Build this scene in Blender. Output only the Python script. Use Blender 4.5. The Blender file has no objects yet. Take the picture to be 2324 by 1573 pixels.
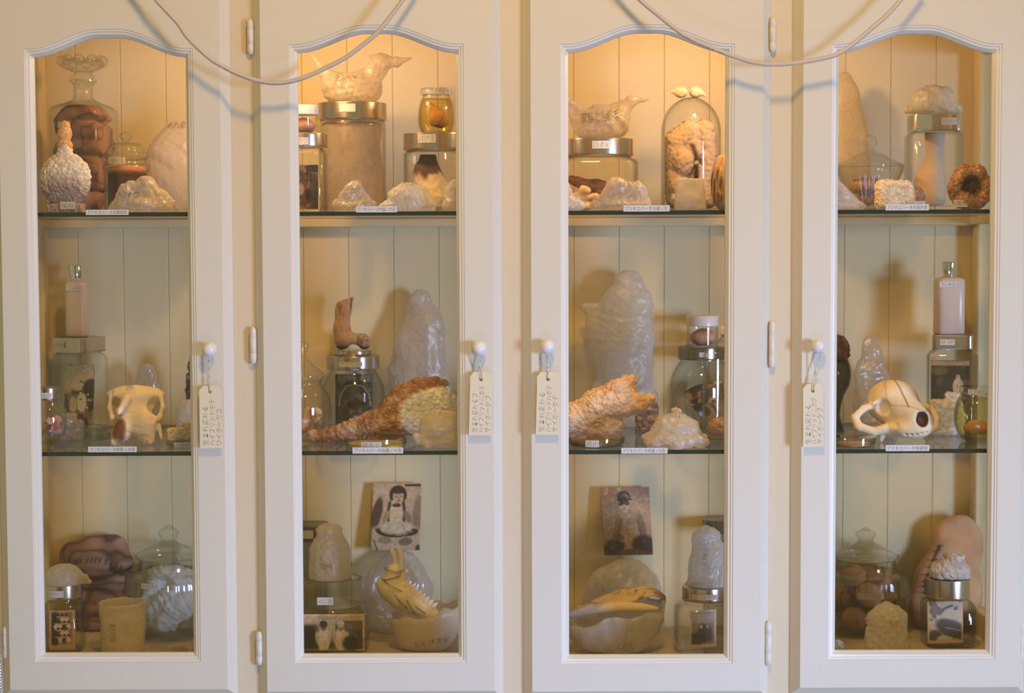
import bpy, bmesh, math, random
import numpy as np
from mathutils import Vector, Matrix

sc = bpy.context.scene
COL = sc.collection
R = math.radians

# ------------------------------------------------------------------ camera
FPX, CXP, CYP, HOR = 4200.0, 1162.0, 786.5, 540.0      # focal length and centre in pixels, eye-level row
DIST, EYE = 3.15, 1.5
PITCH = math.atan((CYP - HOR) / FPX)
cam_d = bpy.data.cameras.new('camera')
cam_d.sensor_width = 36.0
cam_d.lens = FPX / 2324.0 * 36.0
cam_d.dof.use_dof = True
cam_d.dof.focus_distance = DIST + 0.03
cam_d.dof.aperture_fstop = 4.5
cam = bpy.data.objects.new('camera', cam_d)
CAMR = Matrix.Rotation(R(90) - PITCH, 3, 'X') @ Matrix.Rotation(R(-0.2), 3, 'Z')
cam.matrix_world = Matrix.Translation((0, -DIST, EYE)) @ CAMR.to_4x4()
COL.objects.link(cam)
sc.camera = cam

# ------------------------------------------------------------------ light
sc.view_settings.view_transform = 'Standard'
sc.view_settings.look = 'None'
sc.view_settings.gamma = 1.0
sc.view_settings.exposure = 0.07
sc.view_settings.use_curve_mapping = False
sc.cycles.transparent_max_bounces = 48
sc.cycles.max_bounces = 10
sc.cycles.diffuse_bounces = 5
sc.cycles.caustics_reflective = False
sc.cycles.caustics_refractive = False
sc.cycles.sample_clamp_indirect = 4.0
sc.cycles.use_denoising = True

world = bpy.data.worlds.new('warm_lit_room')
sc.world = world
world.use_nodes = True
world.node_tree.nodes['Background'].inputs[0].default_value = (1.0, 0.87, 0.47, 1)
world.node_tree.nodes['Background'].inputs[1].default_value = 0.325


def lamp(name, kind, loc, energy, color, size=0.05, size_y=None, target=None, spread=180):
    l = bpy.data.lights.new(name, kind)
    l.energy = energy
    l.color = color
    if kind == 'AREA':
        l.shape = 'RECTANGLE'
        l.size, l.size_y = size, size_y or size
        l.spread = R(spread)
    else:
        l.shadow_soft_size = size
    o = bpy.data.objects.new(name, l)
    o.location = loc
    if target is not None:
        o.rotation_euler = (Vector(target) - Vector(loc)).to_track_quat('-Z', 'Y').to_euler()
    COL.objects.link(o)
    return o


lamp('ceiling_lamp', 'AREA', (0.15, -1.45, 3.0), 22, (1.0, 0.57, 0.14), 0.20, 0.20, (0.1, 0, 1.5))
lamp('window_daylight', 'AREA', (4.3, -4.3, 1.1), 19.5, (0.42, 0.58, 1.0), 0.9, 1.4, (0.12, 0.1, 0.66), 40)
lamp('low_cool_fill', 'AREA', (0.3, -1.7, 0.02), 9, (0.16, 0.30, 1.0), 1.0, 0.4, (0.1, 0, 1.0))  # added fill lamp, unseen, for bluish light from low in front; no real window
lamp('cabinet_bulb', 'POINT', (-0.41, 0.10, 1.895), 4.4, (1.0, 0.62, 0.30), 0.022)
lamp('cabinet_bulb', 'POINT', (0.37, 0.10, 1.895), 4.2, (1.0, 0.62, 0.30), 0.022)


# ------------------------------------------------------------------ photo geometry to metres
def P(px, py, Y):
    d = CAMR @ Vector(((px - CXP) / FPX, -(py - CYP) / FPX, -1.0))
    t = (Y + DIST) / d.y
    return Vector((0, -DIST, EYE)) + d * t


def on_plane(px, py, z):
    d = CAMR @ Vector(((px - CXP) / FPX, -(py - CYP) / FPX, -1.0))
    return Vector((0, -DIST, EYE)) + d * ((z - EYE) / d.z)


def S(Y):
    return (DIST + Y) / FPX


def lin(c):
    c = np.asarray(c, float) / 255.0
    return np.where(c <= 0.04045, c / 12.92, ((c + 0.055) / 1.055) ** 2.4)


def rgb(*c):
    return tuple(float(v) for v in lin(c)) + (1.0,)


# ------------------------------------------------------------------ noise
def _hash(i, j, k, seed):
    n = (i * 374761393 + j * 668265263 + k * 2147483647 + seed * 974711) & 0xFFFFFFFF
    n = ((n ^ (n >> 13)) * 1274126177) & 0xFFFFFFFF
    return ((n ^ (n >> 16)) & 0xFFFF) / 65535.0


def noise(p, scale=1.0, seed=0):
    q = np.asarray(p, float) / scale + 1000.0
    i = np.floor(q).astype(np.int64)
    f = q - i
    f = f * f * (3 - 2 * f)
    out = 0
    for a in (0, 1):
        for b in (0, 1):
            for c in (0, 1):
                w = (f[:, 0] if a else 1 - f[:, 0]) * (f[:, 1] if b else 1 - f[:, 1]) * (f[:, 2] if c else 1 - f[:, 2])
                out = out + w * _hash(i[:, 0] + a, i[:, 1] + b, i[:, 2] + c, seed)
    return out


def fbm(p, scale, seed=0, octaves=3):
    o, amp, tot = 0, 1.0, 0
    for k in range(octaves):
        o = o + amp * noise(p, scale / 2 ** k, seed + k * 7)
        tot += amp
        amp *= 0.5
    return o / tot


def ridge(p, scale, seed=0):
    return 1 - np.abs(2 * noise(p, scale, seed) - 1)


def crumple(p, scale, seed=0):
    """creased thin sheet: a sum of folded waves in random directions, bent by noise; about -0.5 .. 0.5"""
    rnd = np.random.RandomState(seed + 17)
    p = np.asarray(p, float)
    w = np.stack([noise(p, scale * 1.6, seed + 11 + k) - 0.5 for k in range(3)], 1) * scale * 1.1
    q = p + w
    out = np.zeros(len(p))
    tot = 0
    for k in range(7):
        d = rnd.normal(size=3)
        d /= np.linalg.norm(d)
        lam = scale * (1.5, 1.1, 0.8, 0.6, 0.45, 0.33, 0.25)[k]
        a = (1, .85, .65, .5, .36, .26, .2)[k]
        f = (q @ d) / lam + rnd.rand()
        out += a * (np.abs(f - np.floor(f) - 0.5) * 2 - 0.5)
        tot += a
    return out / tot * 1.9


def cells(p, scale, seed=0):
    """distance to the nearest of jittered lattice points (0 centre .. about 1 between) and that point's random value"""
    q = np.asarray(p, float) / scale + 1000.0
    i = np.floor(q).astype(np.int64)
    best = np.full(len(q), 9.0)
    val = np.zeros(len(q))
    for a in (-1, 0, 1):
        for b in (-1, 0, 1):
            for c in (-1, 0, 1):
                I = i + np.array([a, b, c])
                h = [_hash(I[:, 0], I[:, 1], I[:, 2], seed + s) for s in (1, 2, 3, 4)]
                d = np.sqrt(sum((q[:, m] - I[:, m] - h[m]) ** 2 for m in range(3)))
                m = d < best
                best[m] = d[m]
                val[m] = h[3][m]
    return best, val


# ------------------------------------------------------------------ materials
def ninp(n, **kw):
    for k, v in kw.items():
        n.inputs[k.replace('_', ' ')].default_value = v


def new_mat(name):
    m = bpy.data.materials.new(name)
    m.use_nodes = True
    nt = m.node_tree
    return m, nt, nt.nodes['Principled BSDF'], nt.nodes['Material Output']


def add_bump(nt, bs, scale, strength, stretch=None, detail=3.0, dist=0.002):
    tc = nt.nodes.new('ShaderNodeTexCoord')
    no = nt.nodes.new('ShaderNodeTexNoise')
    no.inputs['Scale'].default_value = scale
    no.inputs['Detail'].default_value = detail
    if stretch:
        mp = nt.nodes.new('ShaderNodeMapping')
        mp.inputs['Scale'].default_value = stretch
        nt.links.new(tc.outputs['Object'], mp.inputs['Vector'])
        nt.links.new(mp.outputs['Vector'], no.inputs['Vector'])
    else:
        nt.links.new(tc.outputs['Object'], no.inputs['Vector'])
    bp = nt.nodes.new('ShaderNodeBump')
    bp.inputs['Strength'].default_value = strength
    bp.inputs['Distance'].default_value = dist
    nt.links.new(no.outputs['Fac'], bp.inputs['Height'])
    if bs is not None:
        nt.links.new(bp.outputs['Normal'], bs.inputs['Normal'])
    return no, bp


def mat(name, col, rough=0.5, metal=0.0, spec=0.5, vary=None, bump=None, stretch=None, trans=0.0):
    """plain surface; vary=(scale, amount) mottles the colour, bump=(scale, strength)"""
    m, nt, bs, out = new_mat(name)
    ninp(bs, Base_Color=col, Roughness=rough, Metallic=metal)
    bs.inputs['Specular IOR Level'].default_value = spec
    if vary:
        tc = nt.nodes.new('ShaderNodeTexCoord')
        no = nt.nodes.new('ShaderNodeTexNoise')
        no.inputs['Scale'].default_value = vary[0]
        no.inputs['Detail'].default_value = 4
        nt.links.new(tc.outputs['Object'], no.inputs['Vector'])
        mx = nt.nodes.new('ShaderNodeMix')
        mx.data_type = 'RGBA'
        d = 1 - vary[1]
        mx.inputs[6].default_value = (col[0] * d, col[1] * d, col[2] * d, 1)
        mx.inputs[7].default_value = (min(1, col[0] * (2 - d)), min(1, col[1] * (2 - d)), min(1, col[2] * (2 - d)), 1)
        nt.links.new(no.outputs['Fac'], mx.inputs[0])
        nt.links.new(mx.outputs[2], bs.inputs['Base Color'])
    if bump:
        add_bump(nt, bs, bump[0], bump[1], stretch)
    return m


def vmat(name, rough=0.6, spec=0.4, bump=None, translucent=0.0):
    """colour read from the mesh's own 'Col' attribute"""
    m, nt, bs, out = new_mat(name)
    at = nt.nodes.new('ShaderNodeAttribute')
    at.attribute_name = 'Col'
    nt.links.new(at.outputs['Color'], bs.inputs['Base Color'])
    ninp(bs, Roughness=rough)
    bs.inputs['Specular IOR Level'].default_value = spec
    if bump:
        add_bump(nt, bs, bump[0], bump[1])
    if translucent:
        tr = nt.nodes.new('ShaderNodeBsdfTranslucent')
        nt.links.new(at.outputs['Color'], tr.inputs['Color'])
        mx = nt.nodes.new('ShaderNodeMixShader')
        mx.inputs[0].default_value = translucent
        nt.links.new(bs.outputs[0], mx.inputs[1])
        nt.links.new(tr.outputs[0], mx.inputs[2])
        nt.links.new(mx.outputs[0], out.inputs[0])
    return m


def schlick(nt, normal=None, f0=0.04, mult=1.0):
    """two-sided reflectance of a thin sheet, from the viewing angle alone"""
    lw = nt.nodes.new('ShaderNodeLayerWeight')
    lw.inputs['Blend'].default_value = 0.5
    if normal is not None:
        nt.links.new(normal, lw.inputs['Normal'])
    pw = nt.nodes.new('ShaderNodeMath')
    pw.operation = 'POWER'
    pw.inputs[1].default_value = 5.0
    nt.links.new(lw.outputs['Facing'], pw.inputs[0])
    ma = nt.nodes.new('ShaderNodeMath')
    ma.operation = 'MULTIPLY_ADD'
    ma.use_clamp = True
    ma.inputs[1].default_value = (1 - f0) * mult
    ma.inputs[2].default_value = f0 * mult
    nt.links.new(pw.outputs[0], ma.inputs[0])
    return ma.outputs[0]


def glass_mat(name, face=(0.97, 0.985, 0.97), edge=(0.55, 0.60, 0.54), refl=1.0, rough=0.02, power=2.5):
    """thin clear glass: light passes straight, thicker and greener towards the rim, Fresnel reflection"""
    m, nt, bs, out = new_mat(name)
    nt.nodes.remove(bs)
    lw = nt.nodes.new('ShaderNodeLayerWeight')
    lw.inputs['Blend'].default_value = 0.5
    pw = nt.nodes.new('ShaderNodeMath')
    pw.operation = 'POWER'
    pw.inputs[1].default_value = power
    nt.links.new(lw.outputs['Facing'], pw.inputs[0])
    mx = nt.nodes.new('ShaderNodeMix')
    mx.data_type = 'RGBA'
    mx.inputs[6].default_value = face + (1,)
    mx.inputs[7].default_value = edge + (1,)
    nt.links.new(pw.outputs[0], mx.inputs[0])
    tr = nt.nodes.new('ShaderNodeBsdfTransparent')
    nt.links.new(mx.outputs[2], tr.inputs['Color'])
    gl = nt.nodes.new('ShaderNodeBsdfGlossy')
    gl.inputs['Roughness'].default_value = rough
    ms = nt.nodes.new('ShaderNodeMixShader')
    nt.links.new(schlick(nt, None, 0.04, refl), ms.inputs[0])
    nt.links.new(tr.outputs[0], ms.inputs[1])
    nt.links.new(gl.outputs[0], ms.inputs[2])
    nt.links.new(ms.outputs[0], out.inputs[0])
    return m


def film_mat(name, col, clear=0.25, rough=0.3, thru=0.5, bump=(160, 0.35), vary=0.25, gloss=1.0):
    """thin plastic or waxed paper: partly see-through, lets light through, glossy creases"""
    m, nt, bs, out = new_mat(name)
    nt.nodes.remove(bs)
    no, bp = add_bump(nt, None, bump[0], bump[1], detail=4.0)
    df = nt.nodes.new('ShaderNodeBsdfDiffuse')
    tl = nt.nodes.new('ShaderNodeBsdfTranslucent')
    for n in (df, tl):
        n.inputs['Color'].default_value = col
        nt.links.new(bp.outputs[0], n.inputs['Normal'])
    m1 = nt.nodes.new('ShaderNodeMixShader')
    m1.inputs[0].default_value = thru
    nt.links.new(df.outputs[0], m1.inputs[1])
    nt.links.new(tl.outputs[0], m1.inputs[2])
    tp = nt.nodes.new('ShaderNodeBsdfTransparent')
    tp.inputs['Color'].default_value = tuple(0.5 + 0.5 * c for c in col[:3]) + (1,)
    mr = nt.nodes.new('ShaderNodeMapRange')
    mr.inputs['From Min'].default_value = 0.3
    mr.inputs['From Max'].default_value = 0.7
    mr.inputs['To Min'].default_value = max(0, clear - vary * 0.5)
    mr.inputs['To Max'].default_value = min(1, clear + vary * 0.5)
    nt.links.new(no.outputs['Fac'], mr.inputs['Value'])
    lw = nt.nodes.new('ShaderNodeLayerWeight')
    lw.inputs['Blend'].default_value = 0.5
    nt.links.new(bp.outputs[0], lw.inputs['Normal'])
    sq = nt.nodes.new('ShaderNodeMath')
    sq.operation = 'POWER'
    sq.inputs[1].default_value = 1.6
    nt.links.new(lw.outputs['Facing'], sq.inputs[0])
    fa = nt.nodes.new('ShaderNodeMath')
    fa.operation = 'SUBTRACT'
    fa.inputs[0].default_value = 1.0
    nt.links.new(sq.outputs[0], fa.inputs[1])
    fm = nt.nodes.new('ShaderNodeMath')
    fm.operation = 'MULTIPLY'
    nt.links.new(fa.outputs[0], fm.inputs[0])
    nt.links.new(mr.outputs[0], fm.inputs[1])
    m2 = nt.nodes.new('ShaderNodeMixShader')
    nt.links.new(fm.outputs[0], m2.inputs[0])
    nt.links.new(m1.outputs[0], m2.inputs[1])
    nt.links.new(tp.outputs[0], m2.inputs[2])
    gl = nt.nodes.new('ShaderNodeBsdfGlossy')
    gl.inputs['Roughness'].default_value = rough
    nt.links.new(bp.outputs[0], gl.inputs['Normal'])
    m3 = nt.nodes.new('ShaderNodeMixShader')
    nt.links.new(schlick(nt, bp.outputs[0], 0.05, gloss), m3.inputs[0])
    nt.links.new(m2.outputs[0], m3.inputs[1])
    nt.links.new(gl.outputs[0], m3.inputs[2])
    nt.links.new(m3.outputs[0], out.inputs[0])
    return m


M = {}
M['paint'] = mat('cream_paint', (0.67, 0.615, 0.50, 1), 0.42, spec=0.35, vary=(3.5, 0.03), bump=(60, 0.10), stretch=(9, 9, 0.35))
M['paint_trim'] = mat('white_gloss_paint', (0.74, 0.70, 0.61, 1), 0.32, spec=0.45, bump=(90, 0.05))
M['inside'] = mat('old_cream_paint', (0.72, 0.60, 0.34, 1), 0.6, spec=0.25, vary=(5, 0.05), bump=(40, 0.08), stretch=(8, 8, 0.4))
M['frame'] = mat('aged_cream_paint', (0.66, 0.55, 0.37, 1), 0.45, spec=0.3, vary=(4, 0.04), bump=(60, 0.10), stretch=(9, 9, 0.35))
M['pane'] = glass_mat('door_glass', (0.995, 0.996, 0.992), (0.9, 0.93, 0.9), refl=0.9)
M['shelf'] = glass_mat('shelf_glass', (0.985, 0.993, 0.985), (0.92, 0.96, 0.93), refl=1.0)
M['shelf_edge'] = mat('green_glass_edge', (0.006, 0.020, 0.016, 1), 0.12, spec=0.6)
M['jar'] = glass_mat('jar_glass', (0.985, 0.985, 0.975), (0.50, 0.52, 0.45), power=4.0)
M['thick'] = glass_mat('pressed_glass', (0.97, 0.975, 0.955), (0.60, 0.63, 0.55), power=3.5, refl=1.5)
M['steel'] = mat('brushed_steel', (0.58, 0.52, 0.47, 1), 0.22, metal=1.0, bump=(300, 0.05), stretch=(0.3, 0.3, 12))
M['dark_steel'] = mat('dark_steel', (0.28, 0.245, 0.215, 1), 0.26, metal=1.0, bump=(300, 0.05))
M['chrome'] = mat('chrome', (0.78, 0.78, 0.78, 1), 0.08, metal=1.0)
M['paper'] = mat('white_paper', (0.70, 0.68, 0.66, 1), 0.8, vary=(200, 0.03))
M['oldpaper'] = mat('aged_paper', (0.56, 0.49, 0.38, 1), 0.8, vary=(150, 0.05))
M['card'] = mat('manila_card', (0.72, 0.62, 0.43, 1), 0.75, vary=(120, 0.04), bump=(400, 0.05))
M['ink'] = mat('pencil_grey', (0.17, 0.16, 0.16, 1), 0.7)
M['inkpale'] = mat('faint_pencil', (0.27, 0.25, 0.23, 1), 0.7)
M['inkbrown'] = mat('brown_ink', (0.075, 0.05, 0.035, 1), 0.7)
M['knob'] = mat('white_glazed_knob', (0.74, 0.71, 0.69, 1), 0.2, spec=0.5)
M['string'] = mat('cotton_string', (0.66, 0.58, 0.46, 1), 0.9, bump=(900, 0.3))
M['cable'] = mat('white_cable', (0.55, 0.47, 0.40, 1), 0.4, vary=(30, 0.04))
M['hinge'] = mat('painted_hinge', (0.68, 0.62, 0.52, 1), 0.4, vary=(80, 0.10), bump=(150, 0.25))
M['plastic'] = mat('white_plastic', (0.74, 0.68, 0.62, 1), 0.3)
M['wax'] = film_mat('waxed_paper', (0.94, 0.86, 0.74, 1), 0.32, 0.35, 0.55, (240, 0.30), 0.15, 0.8)
M['waxy'] = film_mat('amber_waxed_paper', (0.97, 0.89, 0.74, 1), 0.32, 0.30, 0.55, (200, 0.30), 0.12, 0.9)
M['bag'] = film_mat('thin_plastic_bag', (0.86, 0.78, 0.68, 1), 0.55, 0.32, 0.55, (140, 0.30), 0.25, 0.8)
M['bagclear'] = film_mat('clear_plastic_bag', (0.86, 0.80, 0.72, 1), 0.74, 0.22, 0.55, (120, 0.30), 0.15, 1.2)
M['bagwhite'] = film_mat('white_plastic_bag', (0.88, 0.85, 0.81, 1), 0.40, 0.34, 0.55, (140, 0.30), 0.2, 0.8)
M['vbone'] = vmat('weathered_bone', 0.55, 0.35, (500, 0.10))
M['vcloth'] = vmat('printed_cloth', 0.85, 0.15, (600, 0.12))
M['vcrystal'] = vmat('crystal_crust', 0.30, 0.5, (900, 0.15), translucent=0.08)
M['vprint'] = vmat('photo_print', 0.45, 0.4)
M['vmatte'] = vmat('dry_specimen', 0.75, 0.25, (400, 0.15))
M['honey'] = glass_mat('yellow_liquid', (0.97, 0.86, 0.40), (0.80, 0.58, 0.14), refl=0.6, power=1.5)
M['jelly'] = mat('yellow_jelly', (0.78, 0.55, 0.10, 1), 0.15)
M['palepink'] = film_mat('pale_pink_lotion', (0.66, 0.49, 0.43, 1), 0.03, 0.2, 0.4, (40, 0.05), 0.02, 1.0)
M['fluff'] = film_mat('white_fluff', (0.92, 0.91, 0.86, 1), 0.12, 0.6, 0.4, (120, 0.6), 0.3, 0.2)
M['slat'] = mat('bamboo_slat', (0.50, 0.40, 0.25, 1), 0.55, vary=(40, 0.12), bump=(80, 0.15), stretch=(0.2, 6, 6))


# ------------------------------------------------------------------ geometry in local pixel units: (verts, faces, colours)
class G:
    def __init__(self, v, f, c=None):
        self.v = np.asarray(v, float).reshape(-1, 3)
        self.f = [tuple(int(i) for i in q) for q in f]
        self.c = c

    def __add__(self, o):
        n = len(self.v)
        c = None
        if self.c is not None and o.c is not None:
            c = np.vstack([self.c, o.c])
        return G(np.vstack([self.v, o.v]), self.f + [tuple(i + n for i in q) for q in o.f], c)

    def rot(self, axis, deg, about=(0, 0, 0)):
        m = np.array(Matrix.Rotation(R(deg), 3, axis))
        self.v = (self.v - about) @ m.T + about
        return self

    def move(self, x=0, y=0, z=0):
        self.v = self.v + np.array([x, y, z])
        return self

    def paint(self, fn):
        self.c = lin(np.asarray(fn(self.v)))
        return self

    def normals(self):
        n = np.zeros_like(self.v)
        tri = np.array([t for q in self.f for t in ((q[0], q[1], q[2]),) + (((q[0], q[2], q[3]),) if len(q) > 3 else ())])
        a, b, c = self.v[tri[:, 0]], self.v[tri[:, 1]], self.v[tri[:, 2]]
        fn = np.cross(b - a, c - a)
        for k in range(3):
            np.add.at(n, tri[:, k], fn)
        return n / (np.linalg.norm(n, axis=1, keepdims=True) + 1e-12)

    def push(self, d):
        self.v = self.v + self.normals() * np.asarray(d)[:, None]
        return self


def mixc(a, b, t):
    t = np.clip(np.asarray(t), 0, 1)[:, None]
    return np.asarray(a, float) * (1 - t) + np.asarray(b, float) * t


def loft(rings, n=48, caps=True, rib=None):
    """rings: (z, rx, ry, exponent=2, ox=0, oy=0); rib=(count, depth, z0, z1) flutes the wall"""
    V, Fc = [], []
    t = np.linspace(0, 2 * math.pi, n, endpoint=False) + 0.0
    c, s = np.cos(t), np.sin(t)
    for r in rings:
        z, rx, ry = r[:3]
        e = r[3] if len(r) > 3 else 2
        ox = r[4] if len(r) > 4 else 0
        oy = r[5] if len(r) > 5 else 0
        x = rx * np.sign(c) * np.abs(c) ** (2 / e)
        y = ry * np.sign(s) * np.abs(s) ** (2 / e)
        if rib and rib[2] <= z <= rib[3]:
            w = min(1, (z - rib[2]) / 6 + 0.2, (rib[3] - z) / 6 + 0.2)
            k = 1 + rib[1] / max(rx, 1) * np.cos(rib[0] * t) * w
            x, y = x * k, y * k
        V.append(np.stack([x + ox, y + oy, np.full(n, float(z))], 1))
    for a in range(len(rings) - 1):
        for i in range(n):
            j = (i + 1) % n
            Fc.append((a * n + i, a * n + j, (a + 1) * n + j, (a + 1) * n + i))
    V = np.vstack(V)
    if caps:
        base = len(V)
        V = np.vstack([V, [V[:n].mean(0)], [V[-n:].mean(0)]])
        e0 = (len(rings) - 1) * n
        for i in range(n):
            j = (i + 1) % n
            Fc.append((base, j, i))
            Fc.append((base + 1, e0 + i, e0 + j))
    return G(V, Fc)


def lathe(prof, n=48, caps=True, rib=None):
    return loft([(z, r, r) for r, z in prof], n, caps, rib)


def curve_prof(pts, k=6):
    """smooth a (r, z) profile with Catmull-Rom"""
    pts = [np.array(p, float) for p in pts]
    out = []
    for i in range(len(pts) - 1):
        p0, p1, p2, p3 = pts[max(i - 1, 0)], pts[i], pts[i + 1], pts[min(i + 2, len(pts) - 1)]
        for t in np.linspace(0, 1, k, endpoint=False):
            q = 0.5 * (2 * p1 + (p2 - p0) * t + (2 * p0 - 5 * p1 + 4 * p2 - p3) * t * t + (3 * p1 - p0 - 3 * p2 + p3) * t ** 3)
            out.append((max(q[0], 0.05), min(max(q[1], min(p1[1], p2[1])), max(p1[1], p2[1]))) if len(q) == 2 else tuple(q))
    out.append(tuple(pts[-1]))
    return out


def shell(prof, t=2.5, n=48, rib=None):
    """a hollow glass vessel, open at the top of the profile: outer wall up, inner wall down"""
    inner = [(max(r - t, 0.05), max(z, prof[0][1] + t * 1.6)) for r, z in reversed(prof)]
    return lathe(list(prof) + inner, n, True, rib)


def sqshell(rings, t=2.5, n=56):
    z0 = rings[0][0]
    inner = [(max(r[0], z0 + t * 2.2), max(r[1] - t, 0.05), max(r[2] - t, 0.05)) + tuple(r[3:]) for r in reversed(rings)]
    return loft(list(rings) + inner, n)


def box(x0, x1, y0, y1, z0, z1, b=0.0):
    """box with small chamfers b"""
    bm = bmesh.new()
    bmesh.ops.create_cube(bm, size=1)
    for v in bm.verts:
        v.co = Vector((x0 if v.co.x < 0 else x1, y0 if v.co.y < 0 else y1, z0 if v.co.z < 0 else z1))
    if b:
        bmesh.ops.bevel(bm, geom=list(bm.edges), offset=b, segments=1, affect='EDGES', clamp_overlap=True)
    bm.verts.ensure_lookup_table()
    g = G([v.co[:] for v in bm.verts], [[v.index for v in f.verts] for f in bm.faces])
    bm.free()
    return g


def tube(pts, rad, n=10, caps=True, smooth=0):
    pts = [np.array(p, float) for p in pts]
    if smooth:
        pts = [np.array(p) for p in curve3(pts, smooth)]
    rad = np.broadcast_to(np.asarray(rad, float), (len(pts),)) if np.ndim(rad) == 0 else np.interp(np.linspace(0, 1, len(pts)), np.linspace(0, 1, len(rad)), rad)
    V, Fc = [], []
    up = np.array([0.31, 0.2, 0.93])
    for i, p in enumerate(pts):
        d = pts[min(i + 1, len(pts) - 1)] - pts[max(i - 1, 0)]
        d = d / (np.linalg.norm(d) + 1e-9)
        a = np.cross(d, up)
        a /= np.linalg.norm(a) + 1e-9
        b = np.cross(d, a)
        up = np.cross(a, d)
        for k in range(n):
            t = 2 * math.pi * k / n
            V.append(p + rad[i] * (a * math.cos(t) + b * math.sin(t)))
    for i in range(len(pts) - 1):
        for k in range(n):
            j = (k + 1) % n
            Fc.append((i * n + k, i * n + j, (i + 1) * n + j, (i + 1) * n + k))
    if caps:
        Fc.append(tuple(range(n - 1, -1, -1)))
        Fc.append(tuple((len(pts) - 1) * n + k for k in range(n)))
    return G(V, Fc)


def curve3(pts, k=8):
    pts = [np.array(p, float) for p in pts]
    out = []
    for i in range(len(pts) - 1):
        p0, p1, p2, p3 = pts[max(i - 1, 0)], pts[i], pts[i + 1], pts[min(i + 2, len(pts) - 1)]
        for t in np.linspace(0, 1, k, endpoint=False):
            out.append(0.5 * (2 * p1 + (p2 - p0) * t + (2 * p0 - 5 * p1 + 4 * p2 - p3) * t * t + (3 * p1 - p0 - 3 * p2 + p3) * t ** 3))
    out.append(pts[-1])
    return out


def prism(outline, y0, y1):
    """outline in (x, z), extruded along y"""
    n = len(outline)
    V = [(x, y0, z) for x, z in outline] + [(x, y1, z) for x, z in outline]
    Fc = [tuple(range(n)), tuple(range(2 * n - 1, n - 1, -1))] + [(i, n + i, n + (i + 1) % n, (i + 1) % n) for i in range(n)]
    return G(V, Fc)


# ------------------------------------------------------------------ solids from distance fields
def ell(Q, c, r):
    q = [(Q[i] - c[i]) / r[i] for i in range(3)]
    k = np.sqrt(q[0] ** 2 + q[1] ** 2 + q[2] ** 2)
    return (k - 1) * min(r)


def cap(Q, a, b, ra, rb=None):
    rb = ra if rb is None else rb
    a, b = np.array(a, float), np.array(b, float)
    d = b - a
    h = np.clip(sum((Q[i] - a[i]) * d[i] for i in range(3)) / (d @ d + 1e-9), 0, 1)
    return np.sqrt(sum((Q[i] - a[i] - h * d[i]) ** 2 for i in range(3))) - (ra + (rb - ra) * h)


def chain(Q, pts, k=4):
    """pts: (x, y, z, r)"""
    o = None
    for p, q in zip(pts[:-1], pts[1:]):
        c = cap(Q, p[:3], q[:3], p[3], q[3])
        o = c if o is None else smin(o, c, k)
    return o


def rbox(Q, c, half, r=2, rotz=0):
    x, y, z = Q[0] - c[0], Q[1] - c[1], Q[2] - c[2]
    if rotz:
        a = R(rotz)
        x, y = x * math.cos(a) + y * math.sin(a), -x * math.sin(a) + y * math.cos(a)
    q = [np.abs(x) - half[0] + r, np.abs(y) - half[1] + r, np.abs(z) - half[2] + r]
    return np.sqrt(sum(np.maximum(k, 0) ** 2 for k in q)) + np.minimum(np.maximum(np.maximum(q[0], q[1]), q[2]), 0) - r


def smin(a, b, k):
    h = np.clip(0.5 + 0.5 * (b - a) / k, 0, 1)
    return b + (a - b) * h - k * h * (1 - h)


def smax(a, b, k):
    return -smin(-a, -b, k)


def surfnet(A, org, h):
    s = A < 0
    nx, ny, nz = A.shape
    cnt = np.zeros((nx - 1, ny - 1, nz - 1), int)
    for i in (0, 1):
        for j in (0, 1):
            for k in (0, 1):
                cnt += s[i:nx - 1 + i, j:ny - 1 + j, k:nz - 1 + k]
    act = (cnt > 0) & (cnt < 8)
    ci = np.argwhere(act)
    idx = np.full(act.shape, -1, int)
    idx[act] = np.arange(len(ci))
    acc = np.zeros((len(ci), 3))
    num = np.zeros(len(ci))
    cor = [np.array(c) for c in np.ndindex(2, 2, 2)]
    for a in cor:
        for ax in range(3):
            if a[ax]:
                continue
            b = a.copy()
            b[ax] = 1
            fa = A[tuple((ci + a).T)]
            fb = A[tuple((ci + b).T)]
            m = (fa < 0) != (fb < 0)
            t = np.where(m, fa / np.where(fa == fb, 1, fa - fb), 0)
            acc[m] += a + (b - a) * t[m, None]
            num += m
    V = np.array(org) + h * (ci + acc / num[:, None])
    Fc = []
    for ax in range(3):
        o1, o2 = [(1, 2), (2, 0), (0, 1)][ax]
        sl0 = [slice(None)] * 3
        sl1 = [slice(None)] * 3
        sl0[ax], sl1[ax] = slice(0, -1), slice(1, None)
        d = s[tuple(sl0)] != s[tuple(sl1)]
        e = np.argwhere(d)
        ok = (e[:, o1] > 0) & (e[:, o2] > 0) & (e[:, o1] < act.shape[o1]) & (e[:, o2] < act.shape[o2])
        e = e[ok]
        u = np.zeros(3, int)
        w = np.zeros(3, int)
        u[o1], w[o2] = 1, 1
        q = np.stack([idx[tuple((e - u - w).T)], idx[tuple((e - w).T)], idx[tuple(e.T)], idx[tuple((e - u).T)]], 1)
        flip = ~s[tuple(e.T)]
        q[flip] = q[flip][:, ::-1]
        Fc.append(q)
    Fc = np.vstack(Fc)
    Fc = Fc[(Fc >= 0).all(1)]
    return V, Fc


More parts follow.
